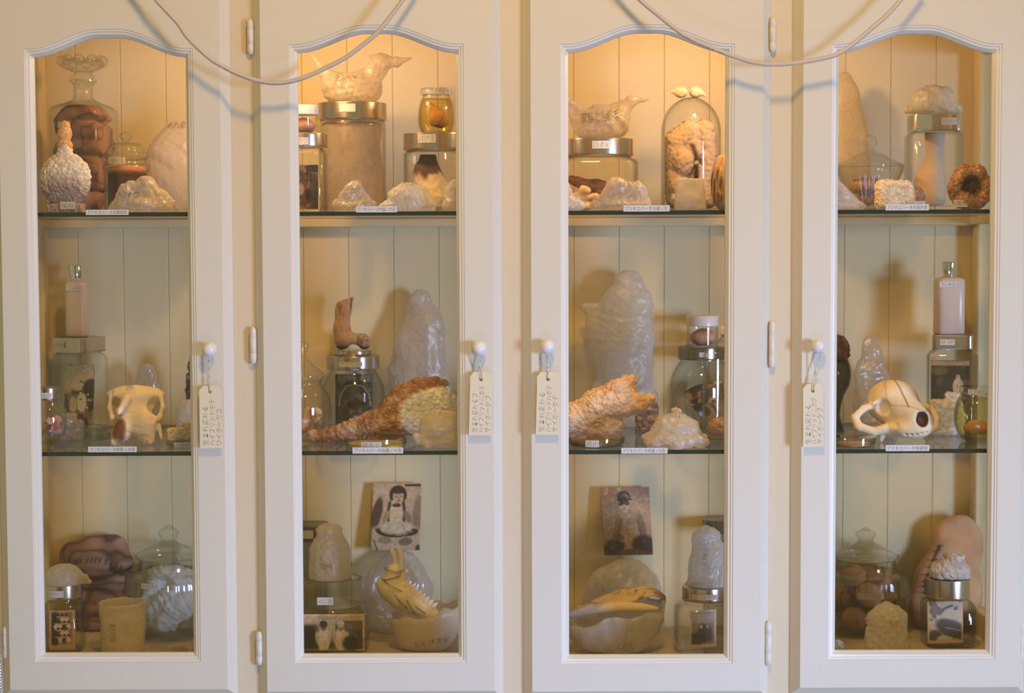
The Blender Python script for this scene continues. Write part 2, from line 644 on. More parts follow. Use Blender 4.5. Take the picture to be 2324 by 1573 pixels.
def solid(fn, lo, hi, h=3.0, smooth=1):
    lo, hi = np.array(lo, float) - 2 * h, np.array(hi, float) + 2 * h
    ax = [np.arange(lo[i], hi[i] + h, h) for i in range(3)]
    Q = np.meshgrid(*ax, indexing='ij')
    A = np.asarray(fn(Q), np.float64)
    for i in range(3):
        sl = [slice(None)] * 3
        for e in (0, -1):
            sl[i] = e
            A[tuple(sl)] = np.maximum(A[tuple(sl)], 0.5 * h)
    V, Fc = surfnet(A, lo, h)
    for _ in range(smooth):
        acc = np.zeros_like(V)
        num = np.zeros(len(V))
        for k in range(4):
            a, b = Fc[:, k], Fc[:, (k + 1) % 4]
            np.add.at(acc, a, V[b])
            np.add.at(num, a, 1)
        V = 0.5 * V + 0.5 * acc / np.maximum(num, 1)[:, None]
    return G(V, Fc.tolist())


def QN(Q):
    """flatten field coordinates for the noise functions"""
    return np.stack([Q[0].ravel(), Q[1].ravel(), Q[2].ravel()], 1)


# ------------------------------------------------------------------ linking
def add_mesh(name, g, m, parent=None, s=1.0, smooth=True, loc=None, rotz=0.0, recalc=True, auto=None):
    me = bpy.data.meshes.new(name)
    if m == 'vcrystal':
        g.v = g.v + np.random.RandomState(len(g.v)).uniform(-0.85, 0.85, g.v.shape) * (g.v[:, 2:] > 1.5)
    me.from_pydata((g.v * s).tolist(), [], g.f)
    if recalc:
        bm = bmesh.new()
        bm.from_mesh(me)
        bmesh.ops.recalc_face_normals(bm, faces=bm.faces)
        bm.to_mesh(me)
        bm.free()
    if g.c is not None:
        at = me.color_attributes.new('Col', 'FLOAT_COLOR', 'POINT')
        at.data.foreach_set('color', np.hstack([g.c, np.ones((len(g.c), 1))]).astype(np.float32).ravel())
    for mm in (m if isinstance(m, (list, tuple)) else [m]):
        me.materials.append(M[mm] if isinstance(mm, str) else mm)
    if smooth and m != 'vcrystal':
        me.shade_smooth()
        if auto:
            me.set_sharp_from_angle(angle=R(auto))
    o = bpy.data.objects.new(name, me)
    if loc is not None:
        o.location = loc
    o.rotation_euler = (0, 0, rotz)
    if parent is not None:
        o.parent = parent
    COL.objects.link(o)
    return o


def tag(o, label, cat, group=None):
    o['label'] = label
    o['category'] = cat
    if group:
        o['group'] = group
    return o


class Thing:
    """a thing whose parts are given in photo pixels: x to the right, y away from the camera, z up from its base"""
    def __init__(self, name, label, cat, cx, yb, Y=None, z=None, group=None, rot=0.0, front=0.0):
        if Y is None:
            # yb is the row where the front of the base meets the shelf; front is its depth radius in pixels
            p = on_plane(cx, yb, z)
            Y = min(p.y + front * S(p.y), 0.487 - front * S(0.45))
        if True:
            p = P(cx, yb, Y)
            if z is not None:
                p.z = z
        self.p, self.s, self.Y = p, S(p.y), p.y
        self.cx, self.name = cx, name
        # row of the base at this depth, so that rows of the photo give heights
        d = CAMR.inverted() @ (p - Vector((0, -DIST, EYE)))
        self.yb = CYP - FPX * d.y / -d.z
        self.e = bpy.data.objects.new(name, None)
        self.e.empty_display_size = 0.02
        self.e.location = p
        self.e.rotation_euler = (0, 0, R(rot))
        COL.objects.link(self.e)
        tag(self.e, label, cat, group)

    def h(self, row):
        return self.yb - row

    def x(self, col):
        return col - self.cx

    def part(self, name, g, m, label=None, parent=None, smooth=True, auto=None, recalc=True):
        o = add_mesh(name, g, m, parent or self.e, self.s, smooth, recalc=recalc, auto=auto)
        if label:
            o['label'] = label
        return o

    def note(self, px, py, w, h, text, R_=None, y=0.0, parent=None, m='paper', ink='inkpale', tilt=0.0, name='paper_label', thick=0.8):
        """a slip of paper at photo position (px, py), bent round a cylinder of radius R_ whose axis passes through the base, or flat at depth y"""
        cx, cz = self.x(px), self.h(py)
        nx = 9 if R_ else 2
        u = np.linspace(-w / 2, w / 2, nx)
        V, Fc = [], []

        def bend(x, z, off):
            ct, st = math.cos(R(tilt)), math.sin(R(tilt))
            x, z = x * ct - z * st, x * st + z * ct
            X = cx + x
            if R_:
                X = np.clip(X, -R_ * 0.98, R_ * 0.98)
                return (X, -math.sqrt(R_ * R_ - X * X) * (1 + off / R_), cz + z)
            return (X, -y - off, cz + z)
        for off in (0.3, 0.3 + thick):
            for zz in (-h / 2, h / 2):
                V += [bend(a, zz, off) for a in u]
        n = nx
        for i in range(n - 1):
            Fc += [(i, i + 1, n + i + 1, n + i), (2 * n + i, 3 * n + i, 3 * n + i + 1, 2 * n + i + 1),
                   (i, 2 * n + i, 2 * n + i + 1, i + 1), (n + i, n + i + 1, 3 * n + i + 1, 3 * n + i)]
        Fc += [(0, n, 3 * n, 2 * n), (n - 1, 3 * n - 1, 4 * n - 1, 2 * n - 1)]
        lab = self.part(name, G(V, Fc), m, parent=parent, smooth=False)
        if text:
            g = text_geo(text, w * 0.86, h * 0.72)
            g.v = np.array([bend(a[0], a[1], 0.3 + thick + 0.25) for a in g.v])
            add_mesh('lettering', g, ink, lab, self.s, False, recalc=False)
        return lab


_txt = {}


def text_geo(text, w, h, thin=-0.012, stretch=True, shear=0.12):
    """handwriting-like flat lettering centred on the origin in (x, y), fitted into w x h"""
    if text not in _txt:
        c = bpy.data.curves.new('lettering', 'FONT')
        c.body = text
        c.resolution_u = 1
        c.offset = thin
        c.shear = shear
        o = bpy.data.objects.new('lettering', c)
        COL.objects.link(o)
        bpy.context.view_layer.update()
        me = o.to_mesh()
        v = np.array([q.co[:] for q in me.vertices])
        f = [tuple(p.vertices) for p in me.polygons]
        o.to_mesh_clear()
        bpy.data.objects.remove(o)
        bpy.data.curves.remove(c)
        _txt[text] = (v, f)
    v, f = _txt[text]
    lo, hi = v.min(0), v.max(0)
    q = (v - (lo + hi) / 2)
    k = np.array([w / max(hi[0] - lo[0], 1e-6), h / max(hi[1] - lo[1], 1e-6)])
    if not stretch:
        k[:] = k.min()
    q[:, 0] *= k[0]
    q[:, 1] *= k[1]
    return G(q, f)

# ------------------------------------------------------------------ the cabinet
Z_FLOOR = P(1162, 1421, 0.49).z
Z_MID = P(1162, 1022, 0.035).z
Z_TOP = P(1162, 478.5, 0.035).z
Z_ROOF = P(1162, 18, 0.2).z
YB, YF = 0.49, 0.0185
XL, XR = P(115, 786, YB).x, P(2203, 786, YB).x
SHT = 0.0075

cab = bpy.data.objects.new('display_cabinet', None)
cab.location = (0, 0.2, Z_FLOOR - 0.05)
COL.objects.link(cab)
tag(cab, 'wide cream painted wooden display cabinet with four arched glass doors', 'cabinet')
CI = Vector((0, 0.2, Z_FLOOR - 0.05))


def cpart(name, g, m, parent=None, **kw):
    g.v = g.v - (np.array(CI) if parent is None else 0)
    return add_mesh(name, g, m, parent or cab, 1.0, **kw)


# back boards, one plank each
pitch = 102.2 * S(YB)
x = (792 - CXP) * S(YB) - 8 * pitch
while x < XR:
    a, b = max(x, XL - 0.01), min(x + pitch, XR + 0.01)
    if b - a > 0.01:
        cpart('back_board', box(a + 0.00025, b - 0.00025, YB, YB + 0.014, Z_FLOOR - 0.02, Z_ROOF, 0.0011), 'inside', smooth=False)
    x += pitch
cpart('back_panel', box(XL - 0.03, XR + 0.03, YB + 0.0125, YB + 0.022, Z_FLOOR - 0.05, Z_ROOF + 0.02), 'inside', smooth=False)
cpart('floor_panel', box(XL - 0.03, XR + 0.03, YF + 0.02, YB + 0.012, Z_FLOOR - 0.03, Z_FLOOR - 0.006, 0.001), 'inside', smooth=False)
cpart('roof_panel', box(XL - 0.03, XR + 0.03, YF + 0.02, YB + 0.012, Z_ROOF, Z_ROOF + 0.02, 0.001), 'inside', smooth=False)
# rails that carry the back edge of the upper shelf
zr = P(1162, 515, YB - 0.02).z
cpart('shelf_rail', box(XL + 0.001, XR - 0.001, YB - 0.022, YB - 0.0005, zr, Z_TOP - SHT - 0.0005, 0.002), 'inside', smooth=False)
zr2 = Z_MID - SHT - 0.0005
for xs in (XL, XR - 0.012):
    for zz in (Z_TOP, Z_MID):
        cpart('shelf_bracket', box(xs, xs + 0.012, 0.05, YB - 0.024, zz - SHT - 0.016, zz - SHT - 0.0005, 0.002), 'inside', smooth=False)
# middle post behind the central stile, carrying the shelf ends
cpart('centre_post', box(-0.012, 0.022, 0.022, 0.030, Z_FLOOR - 0.006, Z_ROOF, 0.002), 'inside', smooth=False)
for zz in (Z_TOP, Z_MID):
    cpart('shelf_bracket', box(-0.012, 0.022, 0.0305, 0.12, zz - SHT - 0.014, zz - SHT - 0.0005, 0.002), 'inside', smooth=False)
# glazed sides
for sgn, xs in ((-1, XL), (1, XR)):
    x0, x1 = (xs - 0.022, xs) if sgn < 0 else (xs, xs + 0.022)
    cpart('side_stile', box(x0, x1, YB - 0.045, YB - 0.0005, Z_FLOOR - 0.03, Z_ROOF, 0.003), 'inside', smooth=False)
    cpart('side_stile', box(x0, x1, YF + 0.001, YF + 0.055, Z_FLOOR - 0.03, Z_ROOF, 0.003), 'inside', smooth=False)
    cpart('side_rail', box(x0, x1, YF + 0.0555, YB - 0.0455, Z_FLOOR - 0.03, Z_FLOOR + 0.045, 0.003), 'inside', smooth=False)
    cpart('side_rail', box(x0, x1, YF + 0.0555, YB - 0.0455, P(1162, 122, 0.4).z, Z_ROOF, 0.003), 'inside', smooth=False)
    cpart('side_pane', box(xs + sgn * 0.009, xs + sgn * 0.012, YF + 0.056, YB - 0.046, Z_FLOOR + 0.046, P(1162, 122.5, 0.4).z - 0.001), 'pane', smooth=False)

# face frame
zb, zt = P(1162, 1660, YF).z, P(1162, -120, YF).z
st = []
for a, b in ((-75, 25), (520, 606), (1128, 1214), (1736, 1828), (2300, 2410)):
    st.append((P(a, 786, YF).x, P(b, 786, YF).x))
for a, b in st:
    cpart('frame_stile', box(a, b, YF, YF + 0.022, zb, zt, 0.001), 'frame', smooth=False)
for (a, b), (c, d) in zip(st[:-1], st[1:]):
    cpart('frame_rail', box(b + 0.0003, c - 0.0003, YF, YF + 0.022, zb, P(1162, 1530, YF).z, 0.001), 'frame', smooth=False)
    cpart('frame_rail', box(b + 0.0003, c - 0.0003, YF, YF + 0.022, P(1162, 40, YF).z, zt, 0.001), 'frame', smooth=False)

# doors: face left, face right, opening left/right (outer edge of the bead), corner row, crown row, bottom row, face bottom row
DOORS = [(8, 507, 66.5, 446, 110, 66, 1503, 1565, 474, 794, 17.0, 0),
         (598, 1119.5, 662, 1055, 100, 56.5, 1505, 1569, 1087, 791, 17.5, 0),
         (1206, 1729, 1272.5, 1665, 99.5, 55.5, 1507, 1569, 1242, 787.5, 17.5, 1),
         (1820, 2319, 1883.5, 2267, 100, 57, 1497, 1560, 1857, 786.5, 16.5, 1)]
HINGES = {0: [(8, 1425, 1500, 6)], 1: [(566, 40, 123, 7), (572.5, 742, 828, 7.5), (586.5, 1436, 1515, 7.5)],
          2: [(1756.5, 36, 118, 7), (1754.5, 730, 838, 7), (1746, 1413, 1516, 7)], 3: [(2323, 1415, 1508, 5)]}
NA = 49
OUT_PROF = [(0, 0), (0.9, 0.8), (1.6, 2.0), (6.6, 6.6), (7.6, 8.4), (12.6, 13.4), (14.2, 15.6), (15.0, 17.0), (15.0, 18.0)]
BEAD = [(0, 0.0), (0.5, 1.2), (3.6, 1.9), (4.6, 3.6), (8.2, 4.9), (9.2, 6.8), (13.0, 10.2), (13.8, 12.2), (13.8, 17.5)]
DOOR_OBJ = []


def loop_open(xl, xr, zb_, zc, zp, d, y):
    """opening outline moved inward by d, counter-clockwise from bottom left"""
    w = xr - xl
    pts = [(xl + d, zb_ + d), (xr - d, zb_ + d)]
    for i in range(NA):
        t = i / (NA - 1)
        xx = xr - d - t * (w - 2 * d)
        u = 1 - abs(xx - (xl + xr) / 2) / (w / 2)
        q = min(max((u - 0.08) / 0.80, 0), 1)
        g = 6 * q * (1 - q) / 0.80 * (zp - zc) / (w / 2)
        pts.append((xx, zc + (zp - zc) * q * q * (3 - 2 * q) - d * math.sqrt(1 + g * g)))
    return [(a, y, b) for a, b in pts]


def loop_rect(xl, xr, zb_, zt_, d, y, xs):
    pts = [(xl - d, y, zb_ - d), (xr + d, y, zb_ - d)]
    n = len(xs)
    for i, xx in enumerate(xs):
        if i == 0:
            xx = xr + d
        elif i == n - 1:
            xx = xl - d
        pts.append((xx, y, zt_ + d))
    return pts


def bridge(loops, closed=True):
    n = len(loops[0])
    V = [p for l in loops for p in l]
    Fc = []
    for a in range(len(loops) - 1):
        for i in range(n):
            j = (i + 1) % n
            Fc.append((a * n + i, a * n + j, (a + 1) * n + j, (a + 1) * n + i))
    return V, Fc


for k, (fl, fr, ol, orr, cr, pk, br, fb, kx, ky, kr, side) in enumerate(DOORS):
    mid = (ol + orr) / 2
    X = lambda c: P(c, 786, 0).x
    Zr = lambda r: P(mid, r, 0).z
    xl, xr, zb_, zc, zp = X(ol), X(orr), Zr(br), Zr(cr), Zr(pk)
    zbot, ztop = Zr(fb), Zr(-75)
    inner = loop_open(xl, xr, zb_, zc, zp, 0, 0)
    xs = [p[0] for p in inner[2:]]
    loops = [loop_open(xl, xr, zb_, zc, zp, -0.0005, 0.018), loop_open(xl, xr, zb_, zc, zp, 0, 0.0004), inner]
    for d, y in OUT_PROF:
        loops.append(loop_rect(X(fl), X(fr), zbot, ztop, d / 1000, y / 1000, xs))
    loops.append(loop_open(xl, xr, zb_, zc, zp, -0.0005, 0.018))
    V, Fc = bridge(loops)
    d_o = cpart('door', G(V, Fc), 'paint', smooth=True, auto=25)
    DOOR_OBJ.append(d_o)

    def dpart(name, g, m, **kw):
        g.v = g.v - np.array(CI)
        return add_mesh(name, g, m, d_o, 1.0, **kw)
    V, Fc = bridge([loop_open(xl, xr, zb_, zc, zp, d / 1000 + 0.0001, y / 1000) for d, y in BEAD] +
                   [loop_open(xl, xr, zb_, zc, zp, 0.0001, 0.0175)] + [loop_open(xl, xr, zb_, zc, zp, 0.0001, 0.0)])
    dpart('moulding', G(V, Fc), 'paint_trim', smooth=True, auto=32)
    lo = loop_open(xl, xr, zb_, zc, zp, 0.0045, 0)
    dpart('glass_pane', prism([(a, c) for a, _, c in lo], 0.0180, 0.0205), 'pane', smooth=False)
    # knob: stem, flange and ball, turned about the y axis
    s0 = S(0)
    kp = P(kx, ky, -0.022)
    prof = [(9, 0), (9, 6), (6, 9), (6, 15), (8, 18), (kr - 1, 21), (kr, 23), (kr - 0.5, 25), (kr - 2, 26)]
    prof += [((kr - 1.5) * math.cos(t), 26 + (kr - 2) * math.sin(t)) for t in np.linspace(0.15, math.pi / 2 - 0.02, 9)]
    g = lathe(prof, 32)
    g.v = g.v[:, [0, 2, 1]] * s0
    g.v[:, 1] = -g.v[:, 1] + 0.0002
    g.move(kp.x, 0, kp.z)
    dpart('knob', g, 'knob')
    for hx, h0, h1, hr in HINGES[k]:
        c0, c1 = P(hx, h0, -0.004), P(hx, h1, -0.004)
        L = (c0.z - c1.z) / s0
        p = [(0.3, 0), (hr * .55, 1.5), (hr * .8, 5), (hr * .95, 9), (hr, 11), (hr, L * .28), (hr * .93, L * .285), (hr * .93, L * .292), (hr, L * .30),
             (hr, L * .70), (hr * .93, L * .705), (hr * .93, L * .712), (hr, L * .72), (hr, L - 11), (hr * .9, L - 8), (hr * .7, L - 4), (hr * .4, L - 1), (0.3, L)]
        g = lathe(p, 20)
        g = g.push((fbm(g.v, 9, k) - 0.5) * 2.2)
        g.v = g.v * s0
        g.move(c1.x, 0.010, c1.z)
        lf = box(c1.x - 9 * s0 if side == 0 else c1.x - 5 * s0, c1.x + 5 * s0 if side == 0 else c1.x + 9 * s0, 0.0155, 0.0183, c1.z + 3 * s0, c0.z - 3 * s0, 0.0008)
        ho = dpart('hinge', g, 'hinge')
        lf.v = lf.v - np.array(CI)
        add_mesh('hinge_leaf', lf, 'hinge', d_o, 1.0, smooth=False)

# ------------------------------------------------------------------ glass shelves with the dark green edge and paper strips
SH = [('upper', Z_TOP, [(195, 292, 482, 12, 'ブソキエバース大腸菌体', 0), (808, 901, 475, 14, 'ブソキエバータ大脳ノ水母', 0)],
       [(1415, 1520, 473, 14, 'ブソキエバータ大髄ノ形', 0), (2010, 2108, 470.5, 14, 'ブソキエバータ大殻人骨', 0)]),
      ('middle', Z_MID, [(200, 310.5, 1020, 13, 'ブソキエバータ枝根ノ大骨', 0), (800, 915, 1022.5, 14, 'ブソキエバータ枝髄ノ大母', 0)],
       [(1410, 1515, 1023, 13, 'ブソキエバータ枝髄ノ水形', 0), (2010, 2109, 1017, 14, 'ブソキエバータ枝髄骨', 0)])]
for nm, z, la, lb in SH:
    for (xa, xb, labs, sd) in ((XL + 0.002, 0.0035, la, 'behind the two left doors'), (0.0055, XR - 0.002, lb, 'behind the two right doors')):
        o = bpy.data.objects.new('glass_shelf', None)
        o.location = ((xa + xb) / 2, 0.2, z)
        COL.objects.link(o)
        tag(o, 'clear glass shelf with dark green edge, %s level, %s' % (nm, sd), 'shelf', 'glass shelves in the cabinet')
        g = box(xa, xb, 0.035, YB - 0.002, z - SHT, z - 0.0003)
        g.v -= np.array(o.location)
        so = add_mesh('glass_sheet', g, ['shelf', 'shelf_edge'], o, 1.0, False)
        for f in so.data.polygons:
            if abs(f.normal.y) > 0.5 or abs(f.normal.x) > 0.5:
                f.material_index = 1
        for (p0, p1, row, hh, text, tilt) in labs:
            a, b = P(p0, row, 0.0345), P(p1, row, 0.0345)
            w = (b - a).length
            hz = hh * S(0.0345)
            g = box(-w / 2, w / 2, -0.0004, 0, -hz / 2, hz / 2)
            g.v = g.v + np.array((a + b) / 2 - Vector(o.location))
            lo_ = add_mesh('paper_strip', g, 'paper', o, 1.0, False)
            t = text_geo(text, w * 0.92, hz * 0.7)
            t.v = np.stack([t.v[:, 0], np.full(len(t.v), -0.0007), t.v[:, 1]], 1) + np.array((a + b) / 2 - Vector(o.location))
            add_mesh('lettering', t, 'ink', lo_, 1.0, False, recalc=False)

# ------------------------------------------------------------------ bamboo mats on the cabinet floor
for (xa, xb, wh) in ((XL + 0.03, 0.0, 'left'), (0.012, XR - 0.03, 'right')):
    o = bpy.data.objects.new('bamboo_mat', None)
    o.location = ((xa + xb) / 2, 0.22, Z_FLOOR - 0.006)
    COL.objects.link(o)
    tag(o, 'tan bamboo slat mat covering the cabinet floor behind the two %s doors' % wh, 'mat', 'bamboo mats on the cabinet floor')
    y = 0.045
    first = None
    while y < YB - 0.02:
        if first is None:
            g = box(-(xb - xa) / 2, (xb - xa) / 2, 0, 0.0175, 0.0003, 0.0055, 0.0012)
            first = add_mesh('slat', g, 'slat', o, 1.0, False)
            ob = first
        else:
            ob = first.copy()
            ob.parent = o
            COL.objects.link(ob)
        ob.location = (0, y - 0.22, 0)
        y += 0.0192
    for t in np.linspace(xa + 0.06, xb - 0.06, 7):
        g = box(t - 0.0012, t + 0.0012, 0.046, YB - 0.03, Z_FLOOR - 0.0006, Z_FLOOR - 0.0001)
        g.v -= np.array(o.location)
        add_mesh('binding_thread', g, 'string', o, 1.0, False)

# ------------------------------------------------------------------ cables, tags
def cable(name, pts, label, marks):
    y0 = -0.045
    W = [P(a, b, y0) for a, b in pts]
    c = W[len(W) // 2]
    g = tube([(p - c)[:] for p in W], 5.2 * S(y0), 14, smooth=8)
    o = add_mesh(name, g, 'cable', None, 1.0)
    o.location = c
    tag(o, label, 'cable')
    rows = curve3([np.array(p) for p in pts], 10)
    V, Fc = [], []
    rnd = random.Random(5)
    for (a, b) in marks:
        for q0, q1 in zip(rows[:-1], rows[1:]):
            if not (a <= q0[0] <= b):
                continue
            n = 3
            for i in range(n):
                if rnd.random() < 0.22:
                    continue
                t0, t1 = (i + 0.15) / n, (i + 0.75) / n
                dx = (q1 - q0)
                nn = np.array([-dx[1], dx[0]]) / (np.hypot(*dx) + 1e-6)
                nn = nn if nn[1] > 0 else -nn
                hh = rnd.uniform(0.7, 1.3)
                base = len(V)
                for t, m_ in ((t0, 3.2 - hh), (t1, 3.2 - hh), (t1, 3.2 + hh * 0.6), (t0, 3.2 + hh * 0.6)):
                    q = q0 + dx * t + nn * m_
                    V.append((P(q[0], q[1], y0 - 0.0042) - c)[:])
                Fc.append((base, base + 1, base + 2, base + 3))
    add_mesh('lettering', G(V, Fc), 'ink', o, 1.0, False, recalc=False)
    return o


cable('power_cable', [(312, -62), (335, -30), (355, 0), (403, 52), (427, 86), (472, 129), (506, 151), (550, 172), (593, 185), (627, 188.5), (661, 184.5), (700, 172),
                      (777, 135), (823, 102), (854, 76), (884, 40), (918, -6), (950, -55)],
      'pale cable sagging between the first and second doors from the left', [(508, 572), (582, 634), (640, 662), (672, 692)])
cable('power_cable', [(1400, -60), (1428, -26), (1455, 2), (1501, 40), (1535, 67), (1565, 86), (1626, 113), (1693, 137), (1726, 144), (1759, 146), (1809, 142.5),
                      (1875, 131), (1908, 119), (1940, 97), (1982, 61), (2009, 38), (2044, 0), (2085, -52)],
      'pale cable sagging between the third and fourth doors from the left', [(1556, 1574), (1592, 1640)])

TAGS = [((452, 876), (503, 875), (454, 1018), (507, 1017), (477, 889), 474, 794, 'twisted', ['生まれ変わる', 'ハイブリッドホデ', 'ワイボーガゴ'], 'card name tag on the knob of the leftmost door'),
        ((1067, 844), (1119, 844), (1064, 988), (1115, 988), (1092, 861), 1087, 791, 'open', ['生まれ変わるブ', 'ハイブリッドにボデ', 'サイボーグブ'], 'card name tag hanging from the second door from the left'),
        ((1219, 844), (1271.5, 844), (1216, 987), (1268, 987), (1244, 860.5), 1242, 787.5, 'twisted', ['生まれ変わる', 'ハイブリッドハボデ', 'サイボーグデ'], 'yellower card name tag hanging from the third door from the left'),
        ((1822.5, 872), (1869, 871), (1823, 1015), (1869.5, 1014), (1845, 887), 1857, 786.5, 'open', ['生まれ変わる', 'ハイブリッドにボデ', 'サイボーグブ'], 'pale name tag on looped string from the rightmost door')]
YT = -0.012
for (tl, tr, bl, brr, ho, kx, ky, kind, lines, lab) in TAGS:
    c = P(ho[0], ho[1], YT)
    o = bpy.data.objects.new('name_tag', None)
    o.location = c
    COL.objects.link(o)
    tag(o, lab, 'tag', 'name tags on the door knobs')
    q = [np.array(v, float) for v in (tl, tr, brr, bl)]
    cut = 8
    poly = [q[0] + [cut, 0], q[1] - [cut, 0], q[1] + [0, cut * 1.3], q[2], q[3], q[0] + [0, cut * 1.3]]
    hol = [np.array(ho) + 4.3 * np.array([math.cos(t), math.sin(t)]) for t in np.linspace(0, 2 * math.pi, 16, endpoint=False)]
    V, Fc = [], []
    for yy in (YT, YT + 0.0006):
        V += [(P(p[0], p[1], yy) - c)[:] for p in poly + hol]
    bm = bmesh.new()
    fr_ = [bm.verts.new(v) for v in V[:22]]
    e = [bm.edges.new((fr_[i], fr_[(i + 1) % 6])) for i in range(6)] + [bm.edges.new((fr_[6 + i], fr_[6 + (i + 1) % 16])) for i in range(16)]
    bmesh.ops.triangle_fill(bm, use_beauty=True, use_dissolve=False, edges=e)
    bm.verts.index_update()
    tri = [[v.index for v in f.verts] for f in bm.faces]
    bm.free()
    Fc = tri + [[i + 22 for i in reversed(t)] for t in tri]
    Fc += [(i, (i + 1) % 6, 22 + (i + 1) % 6, 22 + i) for i in range(6)] + [(6 + i, 6 + (i + 1) % 16, 28 + (i + 1) % 16, 28 + i) for i in range(16)]
    card = add_mesh('card', G(V, Fc), 'card', o, 1.0, False)
    for n, tx in enumerate(lines):
        # lines run up the card
        u = (0.24, 0.53, 0.82)[n]
        L = np.hypot(*(q[3] - q[0]))
        span = (0.62, 0.74, 0.58)[n] * L
        g = text_geo(tx, span, 13.5, thin=-0.022, shear=0.0)
        up = (q[0] - q[3]) / L
        rt = (q[1] - q[0]) / np.hypot(*(q[1] - q[0]))
        org = q[3] + (q[2] - q[3]) * u + up * (7 + span / 2)
        PT = [org + up * a[0] + rt * a[1] * -1 * -1 * -1 for a in g.v]
        g = G([(P(p[0], p[1], YT - 0.0004) - c)[:] for p in PT], g.f)
        add_mesh('lettering', g, 'ink', card, 1.0, False, recalc=False)
    kp = P(kx, ky + 12, -0.012)
    hp = P(ho[0], ho[1] - 1, YT - 0.001)
    top = kp - c
    bot = hp - c
    strand = []
    n = 26
    for sgn in (0, math.pi):
        pts = []
        for i in range(n):
            t = i / (n - 1)
            b = np.array(top) * (1 - t) + np.array(bot) * t
            if kind == 'twisted':
                ph = sgn + t * 15
                off = 0.0011 * np.array([math.cos(ph), math.sin(ph), 0])
            else:
                w_ = 0.0045 * (1 - t) ** 0.8 + 0.0012
                off = np.array([w_ * math.cos(sgn + t * 3.3), 0.0012 * math.sin(sgn + t * 3.3), 0])
            pts.append(b + off)
        strand.append(tube(pts, 0.00095, 8))
    loop = []
    for i in range(17):
        t = math.pi * i / 16
        loop.append(np.array(top) + np.array([0.0055 * math.cos(t), 0.0035, 0.0055 + 0.007 * math.sin(t)]) - np.array([0, 0, 0.005]))
    add_mesh('string', strand[0], 'string', o, 1.0)
    add_mesh('string', strand[1] + tube(loop, 0.0009, 8), 'string', o, 1.0)

# braided metal hose at the left edge
pts = [(-16, 1250), (-10, 1340), (-6, 1420), (-2, 1500), (2, 1580), (5, 1640)]
W = [P(a, b, -0.06) for a, b in pts]
c = W[2]
path = curve3([np.array((p - c)[:]) for p in W], 40)
hose = bpy.data.objects.new('braided_hose', None)
hose.location = c
COL.objects.link(hose)
tag(hose, 'shiny braided metal hose hanging beside the leftmost door', 'hose')
add_mesh('core', tube(path, 0.0042, 12), 'dark_steel', hose, 1.0)
for w in range(6):
    for sg in (1, -1):
        hp_ = []
        for i, p in enumerate(path):
            a = w * math.pi / 3 + sg * i * 0.33
            hp_.append(p + 0.0046 * np.array([math.cos(a), math.sin(a), 0]))
        add_mesh('braid_wire', tube(hp_, 0.0009, 6), 'chrome', hose, 1.0)


# ------------------------------------------------------------------ builders for the specimens
def field(prims, k=6, floor=True):
    def fn(Q):
        o = None
        for p in prims:
            if p[0] == 'e':
                d = ell(Q, p[1:4], p[4:7])
            elif p[0] == 'c':
                d = cap(Q, p[1:4], p[5:8], p[4], p[8])
            else:
                d = rbox(Q, p[1:4], p[4:7], p[7] if len(p) > 7 else 3, p[8] if len(p) > 8 else 0)
            o = d if o is None else smin(o, d, k)
        return np.maximum(o, -Q[2]) if floor else o
    lo, hi = np.full(3, 1e9), np.full(3, -1e9)
    for p in prims:
        if p[0] == 'c':
            for a, r in ((p[1:4], p[4]), (p[5:8], p[8])):
                lo, hi = np.minimum(lo, np.array(a) - r), np.maximum(hi, np.array(a) + r)
        else:
            r = np.array(p[4:7]) * (1.45 if p[0] == 'b' and len(p) > 8 and p[8] else 1)
            lo, hi = np.minimum(lo, np.array(p[1:4]) - r), np.maximum(hi, np.array(p[1:4]) + r)
    if floor:
        lo[2] = max(lo[2], 0)
    return fn, lo - k * 0.3, hi + k * 0.3


def blob(prims, k=6, h=3.0, amp=0.0, scale=30, seed=0, smooth=1, floor=True, sub=(), kind='crumple'):
    fn, lo, hi = field(prims, k, floor)
    if sub:
        f0 = fn

        def fn(Q):
            o = f0(Q)
            for p in sub:
                o = smax(o, -(ell(Q, p[1:4], p[4:7]) if p[0] == 'e' else cap(Q, p[1:4], p[5:8], p[4], p[8])), 3)
            return o
    g = solid(fn, lo, hi, h, smooth)
    if amp:
        d = crumple(g.v, scale, seed) if kind == 'crumple' else (fbm(g.v, scale, seed) - 0.5) * 2 if kind == 'soft' else 0.6 - cells(g.v, scale, seed)[0]
        d = d * amp
        if floor:
            d = d * np.clip(g.v[:, 2] / 6, 0, 1)
        g.push(d)
        if floor:
            g.v[:, 2] = np.maximum(g.v[:, 2], 0)
    return g


def onface(g, tg, off=1.2, reach=7):
    """lay flat lettering (x, z) on the front of a solid"""
    out = []
    for a in tg.v:
        d = (g.v[:, 0] - a[0]) ** 2 + (g.v[:, 2] - a[1]) ** 2
        m = d < reach * reach
        y = g.v[m, 1].min() if m.any() else g.v[np.argmin(d), 1]
        out.append((a[0], y - off, a[1]))
    return G(out, tg.f)


def write_on(t, g, parent, text, px, py, w, h, ink='inkbrown', rot=0, off=1.2):
    tg = text_geo(text, w, h)
    if rot:
        a = R(rot)
        x, y = tg.v[:, 0].copy(), tg.v[:, 1].copy()
        tg.v[:, 0], tg.v[:, 1] = x * math.cos(a) - y * math.sin(a), x * math.sin(a) + y * math.cos(a)
    tg.v[:, 0] += t.x(px)
    tg.v[:, 1] += t.h(py)
    return t.part('lettering', onface(g, tg, off), ink, parent=parent, smooth=False, recalc=False)


